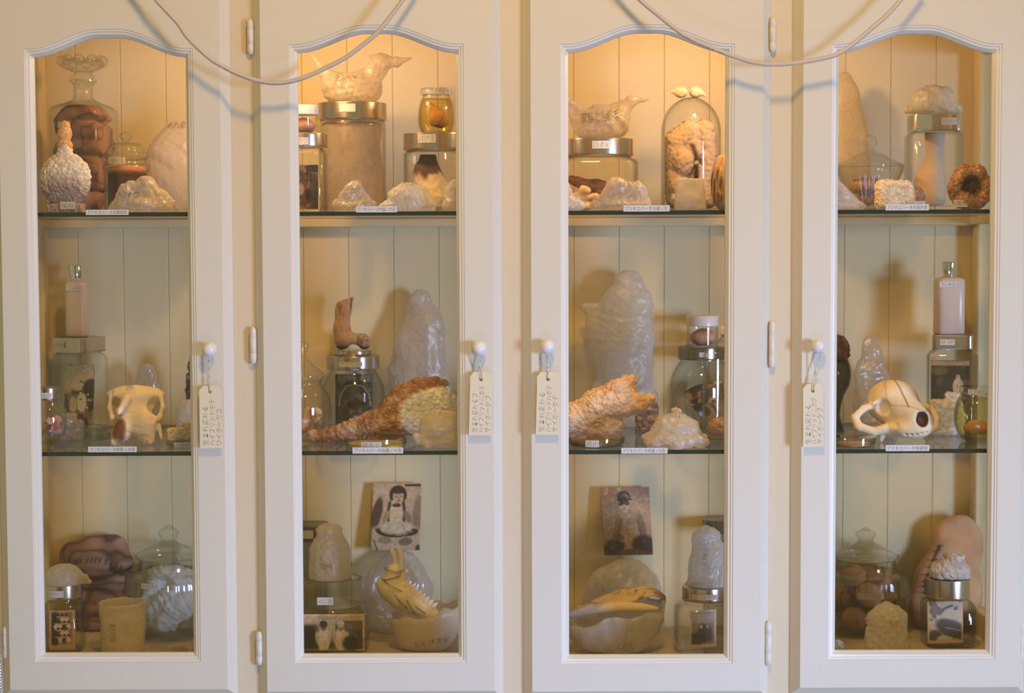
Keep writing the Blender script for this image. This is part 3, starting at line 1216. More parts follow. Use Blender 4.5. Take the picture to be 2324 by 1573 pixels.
def lid(t, r, row0, row1, m='steel', e=2, ry=None, name='lid', cx=0, bevel=2.0, parent=None):
    ry = ry or r
    z0, z1 = t.h(row1), t.h(row0)
    b = bevel
    g = loft([(z0 + 1.2, r - 3, ry - 3, e, cx), (z0, r - 1, ry - 1, e, cx), (z0 + 1.5, r, ry, e, cx), (z0 + 4, r, ry, e, cx), (z0 + 4.6, r - .7, ry - .7, e, cx),
              (z1 - b - 1, r - .7, ry - .7, e, cx), (z1 - b, r - .8, ry - .8, e, cx), (z1 - b * .4, r - b * .5, ry - b * .5, e, cx), (z1, r - b * 1.5, ry - b * 1.5, e, cx), (z1 - 1, r - b * 3, ry - b * 3, e, cx)], 56)
    return t.part(name, g, m, auto=40, parent=parent)


def top_of(t, row):
    return t.p.z + t.h(row) * t.s


def single(name, label, cat, g, m, cx, yb, Y=None, z=None, group=None, rot=0, front=0, **kw):
    """a thing made of one mesh; returns (thing-like placer, object)"""
    t = Thing(name, label, cat, cx, yb, Y, z, group, rot, front)
    bpy.data.objects.remove(t.e)
    o = add_mesh(name, g, m, None, t.s, loc=t.p, rotz=R(rot), **kw)
    tag(o, label, cat, group)
    t.e = o
    return t, o


class Pic:
    """a flat printed picture painted on a grid; x and y run 0..1 from the top left"""
    def __init__(self, w, h, base, n=64):
        self.nx, self.ny = n, max(8, int(n * h / w))
        self.w, self.h = w, h
        x, y = np.meshgrid(np.linspace(0, 1, self.nx), np.linspace(0, 1, self.ny))
        self.x, self.y = x.ravel(), y.ravel()
        self.c = np.tile(np.array(base, float), (len(self.x), 1))
        self.asp = h / w

    def mixin(self, col, a):
        a = np.clip(a, 0, 1)[:, None]
        self.c = self.c * (1 - a) + np.array(col, float) * a
        return self

    def ell(self, cx, cy, rx, ry, col, soft=0.25, a=1.0, rot=0):
        dx, dy = self.x - cx, (self.y - cy) * self.asp
        r = R(rot)
        dx, dy = dx * math.cos(r) + dy * math.sin(r), -dx * math.sin(r) + dy * math.cos(r)
        d = np.sqrt((dx / rx) ** 2 + (dy / (ry * self.asp)) ** 2)
        return self.mixin(col, a * np.clip((1 - d) / soft + 0.5, 0, 1))

    def rect(self, x0, y0, x1, y1, col, soft=0.02, a=1.0):
        f = lambda v, lo, hi: np.clip((v - lo) / soft + 0.5, 0, 1) * np.clip((hi - v) / soft + 0.5, 0, 1)
        return self.mixin(col, a * f(self.x, x0, x1) * f(self.y, y0, y1))

    def line(self, pts, wd, col, a=1.0):
        d = np.full(len(self.x), 9.0)
        for (x0, y0), (x1, y1) in zip(pts[:-1], pts[1:]):
            ax, ay, bx, by = x0, y0 * self.asp, x1, y1 * self.asp
            px, py = self.x - ax, self.y * self.asp - ay
            h = np.clip((px * (bx - ax) + py * (by - ay)) / ((bx - ax) ** 2 + (by - ay) ** 2 + 1e-9), 0, 1)
            d = np.minimum(d, np.hypot(px - h * (bx - ax), py - h * (by - ay)))
        return self.mixin(col, a * np.clip((wd - d) / (wd * 0.6) + 0.5, 0, 1))

    def grain(self, amt, scale=0.05, seed=0):
        p = np.stack([self.x, self.y * self.asp, self.x * 0], 1)
        self.c = self.c * (1 + amt * (fbm(p, scale, seed) - 0.5) * 2)[:, None]
        return self

    def mottle(self, col, scale, lo, hi, a=1.0, seed=0):
        p = np.stack([self.x, self.y * self.asp, self.x * 0], 1)
        return self.mixin(col, a * np.clip((fbm(p, scale, seed) - lo) / (hi - lo), 0, 1))

    def geo(self, thick=1.0, bow=0.0, lean=0.0, twist=0.0, shear=0.0):
        """card standing on its lower edge, bowed and leaning back by lean pixels over its height"""
        X = (self.x - 0.5) * self.w
        Zz = (1 - self.y) * self.h
        Yy = -bow * (1 - (2 * self.x - 1) ** 2) + lean * (1 - self.y) + twist * X
        f = np.stack([X + shear * Zz, Yy, Zz], 1)
        b = f + np.array([0, thick, 0])
        n = len(f)
        Fc = []
        for j in range(self.ny - 1):
            for i in range(self.nx - 1):
                q = (j * self.nx + i, (j + 1) * self.nx + i, (j + 1) * self.nx + i + 1, j * self.nx + i + 1)
                Fc.append(q)
        nx, ny = self.nx, self.ny
        ring = [i for i in range(nx)] + [j * nx + nx - 1 for j in range(1, ny)] + [(ny - 1) * nx + i for i in range(nx - 2, -1, -1)] + [j * nx for j in range(ny - 2, 0, -1)]
        m = len(ring)
        V = np.vstack([f, b[ring]])
        Fc += [(ring[i], ring[(i + 1) % m], n + (i + 1) % m, n + i) for i in range(m)] + [tuple(n + i for i in range(m))]
        c = np.vstack([self.c, np.tile([150, 130, 105], (m, 1))])
        return G(V, Fc, lin(np.clip(c, 0, 255)))


def petri(cx, front_row, r, row_top, label, fill=None, fill_rows=None, lab=None, m='jar', group=None):
    t = Thing('petri_dish', label, 'dish', cx, front_row, z=Z_MID, front=r, group=group)
    hh = t.h(row_top) - 0
    H = max(12.0, (front_row - row_top) * 0.62)
    t.part('dish', shell([(r * .94, 0), (r * .95, 1), (r * .95, H * .8)], 1.6, 56), m, auto=40)
    t.part('lid', lathe([(r, H * .35), (r, H), (r - 1, H + .8), (r - 3, H + .8), (0.1, H + .6), (0.1, H - .4), (r - 1.6, H - .5), (r - 1.6, H * .35)], 56), m, auto=40)
    if fill:
        t.part('contents', lathe([(r * .91, 1.8), (r * .91, fill_rows)], 48), fill, auto=40)
    if lab:
        text, px, w, h = lab
        t.note(px, t.yb - H * .5, w, h, text, R_=r + 0.6, ink='ink')
    return t, H


def crystal_cluster(prims, k=6, h=2.6, seed=0, size=9, amp=5):
    """a lump crusted with little faceted crystals"""
    fn, lo, hi = field(prims, k)
    g = solid(fn, lo, hi, h, 1)
    b, v = cells(g.v, size, seed)
    g.push((0.62 - b) * amp * (0.6 + 0.8 * v) + (fbm(g.v, 34, seed + 4) - 0.5) * amp * 1.4)
    g.v[:, 2] = np.maximum(g.v[:, 2], 0)
    return g, b, v

# ================================================================== upper level, first door
def flesh(v, a=(168, 118, 102), b=(70, 44, 44), c=(196, 150, 128), sc=22, seed=0):
    r = ridge(v, sc, seed)
    r2 = ridge(v * np.array([0.6, 1, 1.3]), sc * 2.1, seed + 2)
    base = mixc(np.tile(a, (len(v), 1)), np.tile(c, (len(v), 1)), (fbm(v, sc * 1.5, seed + 9) - 0.35) * 2)
    return mixc(base, np.tile(b, (len(v), 1)), np.maximum(r ** 7 * 0.75, r2 ** 9 * 0.95))


t = Thing('glass_decanter', 'tall square glass decanter with a beaded flower stopper', 'decanter', 193, 472, 0.33, Z_TOP, rot=-14.6)
H = t.h
prof = [(0, 58), (1, 61), (H(262), 61.5), (H(252), 60), (H(244), 52)]
rings = [(z, r, r, 9) for z, r in prof] + [(H(238), 40, 40, 4), (H(231), 27, 27, 2.4), (H(224), 22, 22, 2), (H(198), 22, 22, 2), (H(192), 25, 25, 2), (H(189), 31, 31, 2), (H(185), 31, 31, 2)]
t.part('body', sqshell(rings, 3), 'jar', auto=50)
st_ = lathe(curve_prof([(12, H(205)), (15, H(188)), (24, H(182)), (26, H(176)), (20, H(170)), (30, H(164)), (44, H(158)), (48, H(150)), (40, H(140)), (24, H(140)), (10, H(146)), (0.1, H(146))], 4), 40)
s_obj = t.part('stopper', st_, 'thick')
for i in range(10):
    a = 2 * math.pi * i / 10
    b_ = lathe([(max(.1, 12.5 * math.sin(u)), 13 * math.cos(u)) for u in np.linspace(math.pi, 0, 9)], 14)
    b_.move(46 * math.cos(a), 46 * math.sin(a), H(143))
    t.part('bead', b_, 'thick', parent=s_obj)
p = t.p
t.note(177, 288, 30, 13, '四O・1番', y=61.5, ink='inkpale', name='paper_label')
d = Thing('printed_cloth_coil', 'pinkish brown folded cloth coil stuffed inside the tall decanter', 'specimen', 193, 472, 0.33, Z_TOP, rot=-14.6)
pr = []
for j, zz in enumerate(np.linspace(24, H(266), 6)):
    sg = 1 if j % 2 else -1
    pr.append(('c', -40 * sg, -20, zz, 26, 36 * sg, -14, zz + 16, 28))
    pr.append(('c', 40 * sg, 24, zz + 10, 26, -36 * sg, 18, zz, 26))
pr += [('c', 0, 0, H(262), 34, 0, 0, H(244), 24)]
g = blob(pr, 3, 3.0, 3, 26, 3, kind='soft')
g.v[:, 0] = np.clip(g.v[:, 0], -55, 55)
g.v[:, 1] = np.clip(g.v[:, 1], -55, 55)
g.v[:, 2] = np.maximum(g.v[:, 2], 9)
top = g.v[:, 2] > H(290)
lim = np.interp(g.v[:, 2], [H(290), H(252), H(240)], [78, 50, 36])
rr = np.hypot(g.v[:, 0], g.v[:, 1])
g.v[:, :2] *= np.where(top, np.minimum(1, lim / np.maximum(rr, 1)), 1)[:, None]
g.v[:, 2] = np.minimum(g.v[:, 2], H(242))
g.paint(lambda v: flesh(v, (172, 128, 116), (84, 54, 54), (200, 158, 142), 26, 3))
d.part('cloth', g, 'vcloth')

t = Thing('perfume_bottle', 'flat round perfume bottle crusted with pale crystals, orange stopper', 'bottle', 150, 474, 0.105, Z_TOP)
H = t.h
g, b, v = crystal_cluster([('e', 0, 0, H(408), 57, 27, 62), ('b', 0, 0, 9, 40, 22, 11), ('c', 0, 0, H(352), 17, 0, 0, H(340), 16)], 5, 2.0, 11, 8, 4.5)
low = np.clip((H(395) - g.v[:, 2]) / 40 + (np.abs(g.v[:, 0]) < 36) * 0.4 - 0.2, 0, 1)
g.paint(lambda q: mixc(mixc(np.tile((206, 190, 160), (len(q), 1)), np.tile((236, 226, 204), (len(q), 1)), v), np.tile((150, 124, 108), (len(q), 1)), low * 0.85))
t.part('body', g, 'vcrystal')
g = blob([('e', 0, 0, H(331), 17, 15, 14), ('e', 0, 0, H(305), 16, 14, 18), ('e', 0, 0, H(285), 12, 11, 9)], 5, 2.2, 2.5, 7, 5, kind='cells', floor=False)
g.paint(lambda q: mixc(np.tile((206, 142, 72), (len(q), 1)), np.tile((228, 186, 128), (len(q), 1)), fbm(q, 14, 2) * 1.6 - 0.3))
t.part('stopper', g, 'vcrystal')
t.note(160, 467, 34, 17, '保存', y=25, ink='ink', m='oldpaper')

t = Thing('apothecary_jar', 'small glass jar with a domed knob lid behind the crumpled bag', 'jar', 289, 474, 0.215, Z_TOP)
H = t.h
t.part('body', shell(curve_prof([(47, 0), (50, 2), (50.5, H(430)), (50, H(392)), (53, H(386)), (53, H(378)), (47, H(372)), (46, H(362)), (49, H(358))], 3), 2.6, 56), 'jar')
lo_ = t.part('lid', lathe(curve_prof([(44, H(364)), (50, H(357)), (51, H(352)), (44, H(345)), (42, H(337)), (34, H(329)), (20, H(325)), (8, H(323)), (6, H(321))], 4), 56), 'thick')
t.part('knob', lathe(curve_prof([(5, H(324)), (7, H(320)), (14, H(314)), (14, H(308)), (9, H(302)), (0.1, H(300))], 4), 28), 'thick', parent=lo_)
t.note(276, 367, 40, 14, '大腸のO番', R_=49, tilt=-1)
d = Thing('printed_cloth_roll', 'dark purple and pink cloth roll inside the small domed jar', 'specimen', 289, 474, 0.215, Z_TOP)
g = lathe(curve_prof([(30, 8), (43, 11), (44, H(420)), (44, H(396)), (45, H(386)), (40, H(378)), (20, H(376))], 5), 56)
g.push((fbm(g.v, 22, 4) - 0.5) * 3 - 1)
g.paint(lambda q: mixc(flesh(q, (84, 56, 56), (44, 30, 32), (112, 74, 70), 24, 1), np.tile((196, 140, 118), (len(q), 1)), (q[:, 2] - H(398)) / 10))
d.part('cloth', g, 'vcloth')

g = blob([('c', -66, 0, 6, 10, -30, 0, 42, 22), ('c', -30, 0, 42, 24, 8, 4, 60, 20), ('c', 8, 4, 56, 22, 42, 0, 30, 20), ('c', 42, 0, 30, 20, 74, 0, 8, 8), ('e', 0, 0, 14, 66, 40, 24), ('c', 66, 0, 16, 6, 82, -4, 26, 3)], 10, 2.4, 7, 30, 21)
t, o = single('crumpled_bag', 'crumpled thin plastic bag with pencilled word below the domed jar', 'bag', g, 'bag', 322, 475, 0.095, Z_TOP)
write_on(t, g, o, 'ヘソのク', 296, 442, 46, 15)
g = blob([('e', 0, 0, 92, 84, 48, 118)], 6, 3.2, 7, 60, 31)
t, o = single('waxed_paper_dome', 'large rounded waxed paper dome against the boards, first door', 'wrapping', g, 'wax', 414, 474, 0.36, Z_TOP)
write_on(t, g, o, '入れ歯', 408, 286, 40, 17)

# ================================================================== upper level, second door
t = Thing('storage_canister', 'tall cylindrical glass canister with a wide steel lid', 'jar', 801, 474, 0.30, Z_TOP)
H = t.h
t.part('body', shell([(70, 0), (75, 3), (76, 8), (76, H(290)), (75, H(280)), (72, H(276))], 3, 64), 'jar', auto=50)
lid(t, 78.5, 237, 276, 'steel')
t.note(797, 252, 36, 18, '', R_=79.5)
can_top = top_of(t, 237)
can = t
d = Thing('rolled_paper', 'pinkish translucent paper rolled inside the tall canister', 'paper', 801, 474, 0.30, Z_TOP)
g = loft([(z, 66 + 3 * math.sin(z / 30), 60 + 3 * math.cos(z / 25), 2, 2 * math.sin(z / 40), 0) for z in np.linspace(6, H(284), 30)], 48)
g.push((crumple(g.v, 60, 7)) * 6 + 3)
g.v[:, 2] = np.maximum(g.v[:, 2], 6)
rr = np.hypot(g.v[:, 0], g.v[:, 1])
g.v[:, :2] *= np.minimum(1, 70 / np.maximum(rr, 1))[:, None]
d.part('sheet', g, film_mat('pinkish_paper', (0.88, 0.76, 0.66, 1), 0.70, 0.3, 0.5, (60, 0.3), 0.2, 0.7))

g = blob([('e', 0, 0, 36, 66, 44, 38), ('e', 0, 0, 14, 52, 36, 14), ('c', -46, 0, 50, 24, -74, 0, 84, 8), ('c', -74, 0, 84, 8, -90, 2, 106, 2.5), ('c', 36, 0, 54, 24, 66, 0, 88, 20), ('e', 56, 0, 96, 26, 18, 16),
          ('c', 66, 0, 92, 12, 100, 0, 92, 8), ('c', 100, 0, 92, 8, 136, 0, 102, 2)], 12, 2.6, 7, 34, 41, sub=[('e', -14, 0, 100, 52, 60, 34)])
t, o = single('plastic_bag', 'open-topped crumpled bag sitting on the tall canister', 'bag', g, 'bag', 800, 237, can.Y, can_top)
write_on(t, g, o, '歯みがき', 788, 181, 46, 15, 'inkbrown')

t = Thing('specimen_jar', 'glass jar with steel lid holding an old dark photo, under the pink pot', 'jar', 692, 474, 0.165, Z_TOP)
H = t.h
t.part('body', sqshell([(0, 44, 44, 5), (2, 48, 48, 5), (8, 50, 50, 5), (H(352), 50, 50, 5), (H(345), 47, 47, 4), (H(339), 42, 42, 2.5), (H(336), 44, 44, 2)], 3), 'jar', auto=50)
lid(t, 53, 305, 336, 'steel')
t.note(690, 324, 34, 16, 'ワラワ', R_=54)
jt = top_of(t, 305)
j1 = t
pc = Pic(64, 100, (92, 62, 46)).mottle((40, 26, 20), 0.35, 0.35, 0.6, 0.9, 2).mottle((176, 138, 100), 0.16, 0.55, 0.7, 0.8, 5)
pc.line([(.62, .1), (.62, .45)], .02, (26, 18, 14)).line([(.72, .12), (.74, .42)], .02, (26, 18, 14)).line([(.56, .2), (.86, .22)], .02, (26, 18, 14)).line([(.56, .34), (.86, .36)], .02, (26, 18, 14))
pc.ell(.35, .55, .16, .14, (186, 150, 112), .5).ell(.66, .68, .12, .13, (34, 24, 20), .5)
single('photograph', 'dark stained photograph standing in the jar under the pink pot', 'photo', pc.geo(1, 2, 10), 'vprint', 690, 474, j1.Y - 0.020, Z_TOP + 0.006)
t = Thing('cream_pot', 'pink cream pot with white cap on a steel-lidded jar, upper level', 'pot', 688, 305, j1.Y, jt)
H = t.h
t.part('body', shell([(33, 0), (34, 2), (34, H(264))], 3, 48), 'jar', auto=50)
t.part('cap', lathe([(33, H(262)), (35, H(261)), (35, H(243)), (33.5, H(240.5)), (30, H(240)), (.1, H(240))], 48), 'plastic', auto=40)
g = blob([('e', 0, 0, 18, 29, 29, 17)], 3, 2.6, 3, 20, 3, kind='soft')
g.v[:, 2] = np.maximum(g.v[:, 2], 4)
g.paint(lambda q: mixc(np.tile((206, 138, 108), (len(q), 1)), np.tile((226, 170, 136), (len(q), 1)), fbm(q, 16) * 2 - .6))
t.part('contents', g, 'vmatte')

t = Thing('specimen_jar', 'wide steel-lidded jar carrying the little yellow jar', 'jar', 988, 474, 0.235, Z_TOP)
H = t.h
t.part('body', sqshell([(0, 62, 62, 4), (2, 68, 68, 4), (8, 70, 70, 4), (H(352), 70, 70, 4), (H(346), 66, 66, 3), (H(342), 62, 62, 2)], 3), 'jar', auto=50)
lid(t, 72, 305, 342, 'steel')
t.note(973, 319, 40, 19, 'はけえ', R_=73)
jt = top_of(t, 305)
j2 = t
d = Thing('furry_hoof', 'brown and white furry hoof inside the wide steel-lidded jar', 'specimen', 984, 474, 0.235, Z_TOP)
g = blob([('c', -12, 0, H(362), 20, -14, 0, H(395), 30), ('c', -14, 0, H(395), 30, 0, 0, 30, 46)], 10, 2.6, 3, 9, 8, kind='soft')
g.v[:, 2] = np.clip(g.v[:, 2], 10, H(352))
rr = np.hypot(g.v[:, 0], g.v[:, 1])
g.v[:, :2] *= np.minimum(1, 58 / np.maximum(rr, 1))[:, None]
g.paint(lambda q: mixc(np.tile((232, 206, 172), (len(q), 1)), np.tile((96, 66, 52), (len(q), 1)), (q[:, 2] - H(405) + (fbm(q, 16, 3) - .5) * 26) / 14))
d.part('fur', g, 'vmatte')

t = Thing('honey_jar', 'little jar of yellow liquid standing on a steel lid', 'jar', 990, 305, j2.Y, jt)
H = t.h
vp = curve_prof([(32, 0), (35, 2), (41, H(278)), (40, H(250)), (36, H(232)), (31, H(221)), (31, H(217))], 4)
t.part('body', shell(vp, 2.4, 48), 'jar')
t.part('lid', lathe([(32, H(217)), (35.5, H(216)), (35.5, H(204)), (34, H(202)), (.1, H(202))], 48), 'thick', auto=40)
t.part('liquid', lathe([(max(r - 3, .1), max(z, 4)) for r, z in vp if z < H(224)], 48), 'honey', auto=60)
t.note(1005, 209, 38, 15, 'そのぎも', R_=36)
d, o = single('preserved_fig', 'amber fig steeped in the small jar of yellow liquid', 'specimen', blob([('e', 6, 0, 28, 24, 20, 20), ('c', 2, 0, 34, 18, -16, 0, 62, 6)], 8, 2.4, 2.5, 14, 6, kind='soft', floor=False).paint(
    lambda q: mixc(np.tile((226, 180, 112), (len(q), 1)), np.tile((190, 136, 70), (len(q), 1)), fbm(q, 14, 5) * 2 - .6)), 'vmatte', 992, 300, j2.Y, jt + 0.004)

g = blob([('c', -30, 0, 16, 16, 0, 0, 48, 20), ('c', 0, 0, 48, 18, 34, 0, 16, 14), ('e', 0, 0, 12, 46, 34, 16)], 10, 2.4, 7, 26, 51)
single('clear_bag', 'clear pointed crumpled bag in front of the tall canister', 'bag', g, 'bagclear', 804, 474, 0.10, Z_TOP)
g = blob([('e', 4, 0, 28, 48, 34, 38), ('e', -38, 0, 10, 22, 22, 16), ('e', 42, 0, 12, 22, 24, 20), ('e', -52, 0, 8, 12, 14, 12)], 9, 2.4, 7, 26, 61)
t, o = single('crumpled_bag', 'crumpled plastic bag below the yellow jar, with scribble on top', 'bag', g, 'bagwhite', 926, 475, 0.09, Z_TOP)
write_on(t, g, o, 'ひとみや', 932, 418, 34, 10)
g = blob([('e', 0, 0, 30, 26, 26, 44), ('e', 2, 0, 12, 34, 26, 16)], 8, 2.4, 6, 24, 71)
single('crumpled_bag', 'upright white crumpled bag beside the frame of the second door', 'bag', g, 'bagwhite', 1034, 475, 0.11, Z_TOP)

# ================================================================== upper level, third door
t = Thing('specimen_jar', 'wide low square jar with steel lid holding a dark leaf', 'jar', 1360, 474, 0.25, Z_TOP)
H = t.h
t.part('body', sqshell([(0, 78, 70, 6), (3, 84, 74, 6), (10, 86, 76, 6), (H(372), 86, 76, 6), (H(364), 82, 72, 5), (H(359), 72, 66, 3), (H(355), 70, 68, 2)], 3.5), 'jar', auto=50)
lid(t, 78, 317, 355, 'steel', ry=72)
t.note(1361, 333, 40, 17, 'ハネX', R_=73)
jt = top_of(t, 317)
j3 = t
d = Thing('dried_leaf', 'dark brown curled leaf lying inside the wide low jar', 'specimen', 1366, 470, 0.25, Z_TOP + 0.0085)
g = blob([('c', -66, 0, 62, 10, -10, 0, 40, 22), ('c', -10, 0, 40, 24, 66, 0, 30, 6), ('c', -50, 5, 14, 14, 30, 5, 12, 14), ('c', 20, -8, 40, 10, 60, -8, 44, 5)], 8, 2.6, 5, 24, 12)
g.paint(lambda q: mixc(np.tile((92, 56, 34), (len(q), 1)), np.tile((150, 88, 52), (len(q), 1)), ridge(q, 20, 4) ** 2 * 1.2 - .2))
d.part('blade', g, 'vmatte')

g = blob([('e', 0, 0, 36, 62, 50, 36), ('e', 0, 0, 12, 50, 38, 12), ('c', -50, 0, 54, 22, -82, 0, 90, 8), ('c', 40, 0, 46, 26, 68, 0, 84, 10), ('c', 68, 0, 84, 9, 110, 0, 90, 2), ('c', -10, 0, 62, 14, 50, 0, 74, 10)], 12, 2.6, 6, 36, 81)
t, o = single('plastic_bag', 'crumpled bag with bold pencil writing sitting on the wide low jar', 'bag', g, 'bag', 1362, 317, j3.Y, jt)
write_on(t, g, o, '家族と歯髄毛', 1360, 268, 86, 26, 'inkbrown', 6)

rs = random.Random(4)
pr = [('e', rs.uniform(-26, 26), rs.uniform(-10, 6), rs.uniform(8, 52) * (1 - abs(i - 7) / 16), rs.uniform(9, 15), 11, rs.uniform(8, 13)) for i in range(15)]
pr += [('c', -30, 0, 12, 9, 26, 0, 14, 9), ('c', -6, 0, 12, 9, -4, 0, 50, 9)]
g = blob(pr, 4, 2.3, 3, 8, 9, kind='cells')
g.paint(lambda q: mixc(np.tile((236, 208, 168), (len(q), 1)), np.tile((198, 158, 112), (len(q), 1)), fbm(q, 12, 3) * 1.6 - .4))
single('white_coral', 'knobbly white coral piece in front of the wide low jar', 'coral', g, 'vmatte', 1328, 474, 0.135, Z_TOP)
g = blob([('c', -10, 0, 20, 30, -16, 0, 60, 14), ('e', 0, 0, 12, 40, 22, 16)], 10, 2.4, 6, 26, 91)
single('crumpled_bag', 'white crumpled bag half hidden by the frame of the third door', 'bag', g, 'bagwhite', 1290, 475, 0.075, Z_TOP)
g = blob([('c', -44, 0, 14, 14, -8, 0, 50, 22), ('c', -8, 0, 50, 22, 40, 0, 46, 18), ('c', 40, 0, 44, 18, 54, 0, 14, 14), ('e', 0, 0, 12, 66, 34, 18)], 12, 2.4, 7, 28, 101)
t, o = single('crumpled_bag', 'crumpled bag with brown writing on its ridge, in front of white coral', 'bag', g, 'bag', 1406, 475, 0.088, Z_TOP)
write_on(t, g, o, 'おとうさん', 1425, 420, 46, 11)

t = Thing('glass_dome', 'tall rounded glass dome over a brown coil', 'dome', 1568, 474, 0.30, Z_TOP)
H = t.h
dome = [(66, 3), (67.5, 10), (67.5, H(300))] + [(67.5 * math.cos(a), H(300) + 77 * math.sin(a)) for a in np.linspace(0.1, math.pi / 2 - 0.03, 16)]
t.part('cover', shell(dome, 2.6, 64), 'jar')
t.part('base', lathe([(66, 0), (70, 1), (70, 3), (60, 4.5), (.1, 4.5)], 56), 'dark_steel', auto=40)
t.note(1526, 447, 14, 12, '一', R_=69, name='paper_label')
dt = top_of(t, 222.5)
d = Thing('brain_coil', 'tan wrinkled brain-like coil under the glass dome', 'specimen', 1568, 470, 0.30, Z_TOP + 0.0070)
g = blob([('c', -32, 0, 22, 24, -36, 0, 70, 26), ('c', -36, 0, 96, 24, -34, 4, 140, 26), ('c', -34, 4, 150, 27, -4, 4, 170, 28), ('c', -4, 4, 168, 24, 8, 0, 128, 20), ('c', 30, 4, 176, 24, 40, 4, 130, 21), ('c', 40, 4, 130, 21, 40, 0, 70, 20),
          ('c', 40, 0, 70, 20, 36, 0, 20, 22), ('e', -20, -14, 104, 26, 24, 30), ('e', -26, -12, 44, 26, 24, 32), ('e', 6, 16, 50, 36, 24, 50), ('c', 16, -16, 92, 8, 24, -16, 40, 9)], 1.5, 2.4, 4.5, 9, 14, kind='cells')
rr = np.hypot(g.v[:, 0], g.v[:, 1])
g.v[:, :2] *= np.minimum(1, 59 / np.maximum(rr, 1))[:, None]
g.paint(lambda q: mixc(mixc(np.tile((206, 172, 134), (len(q), 1)), np.tile((222, 190, 150), (len(q), 1)), fbm(q, 14, 2) * 2 - .6), np.tile((78, 56, 42), (len(q), 1)), np.maximum((q[:, 1] + 6) / 14, 1.1 - np.hypot((q[:, 0] - 10 + 14 * np.maximum(0, (q[:, 2] - 118) / 40)) / 8, np.maximum(0, np.abs(q[:, 2] - 84) - 56) / 8))))  # shade painted dark into the central gap and the rear of the folds
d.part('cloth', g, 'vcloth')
for k, (xx, tip, lab) in enumerate(((1546, -1, 'white garlic-like bulb on the glass dome, stem pointing at the writing bag'), (1579, 1, 'white garlic-like bulb on the glass dome, nearer the cable'))):
    g = blob([('e', 0, 0, 13, 14.5, 13, 13), ('c', tip * 10, 0, 12, 7, tip * 24, 0, 4 if tip > 0 else 14, 2)], 6, 1.8, 1.5, 8, 3 + k, kind='soft')
    g.paint(lambda q: mixc(np.tile((244, 222, 190), (len(q), 1)), np.tile((214, 176, 132), (len(q), 1)), ridge(q * np.array([1, 1, .4]), 7, 2) ** 3))
    single('white_bulb', lab, 'bulb', g, 'vmatte', xx, 222, 0.30, dt - 0.0012 - 0.0006, 'white bulbs on the glass dome')

t = Thing('frosted_cup', 'small frosted crystal cup before the glass dome', 'cup', 1566, 474, 0.105, Z_TOP)
g = shell(curve_prof([(36, 0), (37, 4), (34, 30), (32, 55), (31, 72)], 4), 4, 40)
g.push(crumple(g.v, 16, 5) * 3.0)
g.v[:, 2] = np.maximum(g.v[:, 2], 0)
t.part('cup', g, 'bagwhite')
g = blob([('e', 0, 0, 22, 26, 24, 18), ('e', -6, -4, 36, 14, 12, 12)], 5, 2.4, 4, 10, 8, kind='cells')
g.v[:, 2] = np.maximum(g.v[:, 2], 7)
t.part('crystals', g.paint(lambda q: np.tile((226, 204, 176), (len(q), 1))), 'vcrystal')

t = Thing('seed_pod', 'striped brown dried seed pod beside the glass dome', 'pod', 1642, 474, 0.170, Z_TOP)
g = blob([('e', 0, 0, 64, 29, 27, 64)], 4, 2.4, 2, 20, 6, kind='soft')
g.paint(lambda q: mixc(np.tile((92, 62, 40), (len(q), 1)), np.tile((186, 146, 98), (len(q), 1)), ridge(np.stack([np.arctan2(q[:, 1], q[:, 0]) * 22, q[:, 2] * .25, q[:, 0] * 0], 1), 7, 3) ** 2))
t.part('husk', g, 'vmatte')
for i in range(14):
    a = 2 * math.pi * i / 14 + .2
    pts = [(30 * math.sin(u) * math.cos(a + .5 * u), 28 * math.sin(u) * math.sin(a + .5 * u), 64 - 64.5 * math.cos(u)) for u in np.linspace(.15, 2.9, 12)]
    t.part('fibre', tube(pts, 0.5, 5), 'string')

# ================================================================== upper level, fourth door
g = blob([('c', 0, 0, 300, 16, 2, 0, 262, 34), ('c', 2, 0, 262, 34, 8, 0, 170, 42), ('c', 8, 0, 170, 46, -6, 0, 60, 76), ('e', -6, 0, 40, 80, 44, 50)], 16, 3.2, 8, 60, 111)
g.v[:, 1] *= 0.62
single('waxed_paper_cone', 'tall pointed waxed paper cone behind the ribbed glass bowl', 'wrapping', g, 'wax', 1912, 474, 0.40, Z_TOP)

t = Thing('sugar_bowl', 'ribbed glass bowl with pointed lid and clear knob', 'bowl', 1973, 474, 0.26, Z_TOP)
H = t.h
g = shell(curve_prof([(42, 0), (44, 3), (36, 8), (42, 16), (58, H(425)), (68, H(400)), (76, H(384)), (77, H(378))], 5), 3, 96, (32, 2.2, 8, H(382)))
t.part('body', g, 'thick')
lo_ = t.part('lid', lathe(curve_prof([(76, H(378)), (74, H(374)), (56, H(366)), (30, H(352)), (15, H(346)), (9, H(342))], 5), 96, True, (32, 1.6, H(376), H(350))), 'thick')
t.part('knob', lathe(curve_prof([(8, H(344)), (9, H(340)), (15, H(330)), (16, H(320)), (12, H(310)), (.1, H(307))], 5), 32), 'thick', parent=lo_)
d = Thing('sugar_lumps', 'amber sugar lumps filling the ribbed glass bowl', 'sugar', 1973, 468, 0.26, Z_TOP + 0.0105)
d.e['kind'] = 'stuff'
g = blob([('e', 0, 0, 44, 46, 46, 20), ('e', 0, 0, 18, 26, 26, 18)], 10, 2.8, 5, 14, 17, kind='cells')
g.paint(lambda q: mixc(np.tile((196, 142, 84), (len(q), 1)), np.tile((226, 184, 128), (len(q), 1)), cells(q, 14, 17)[1]))
d.part('grains', g, 'vcrystal')

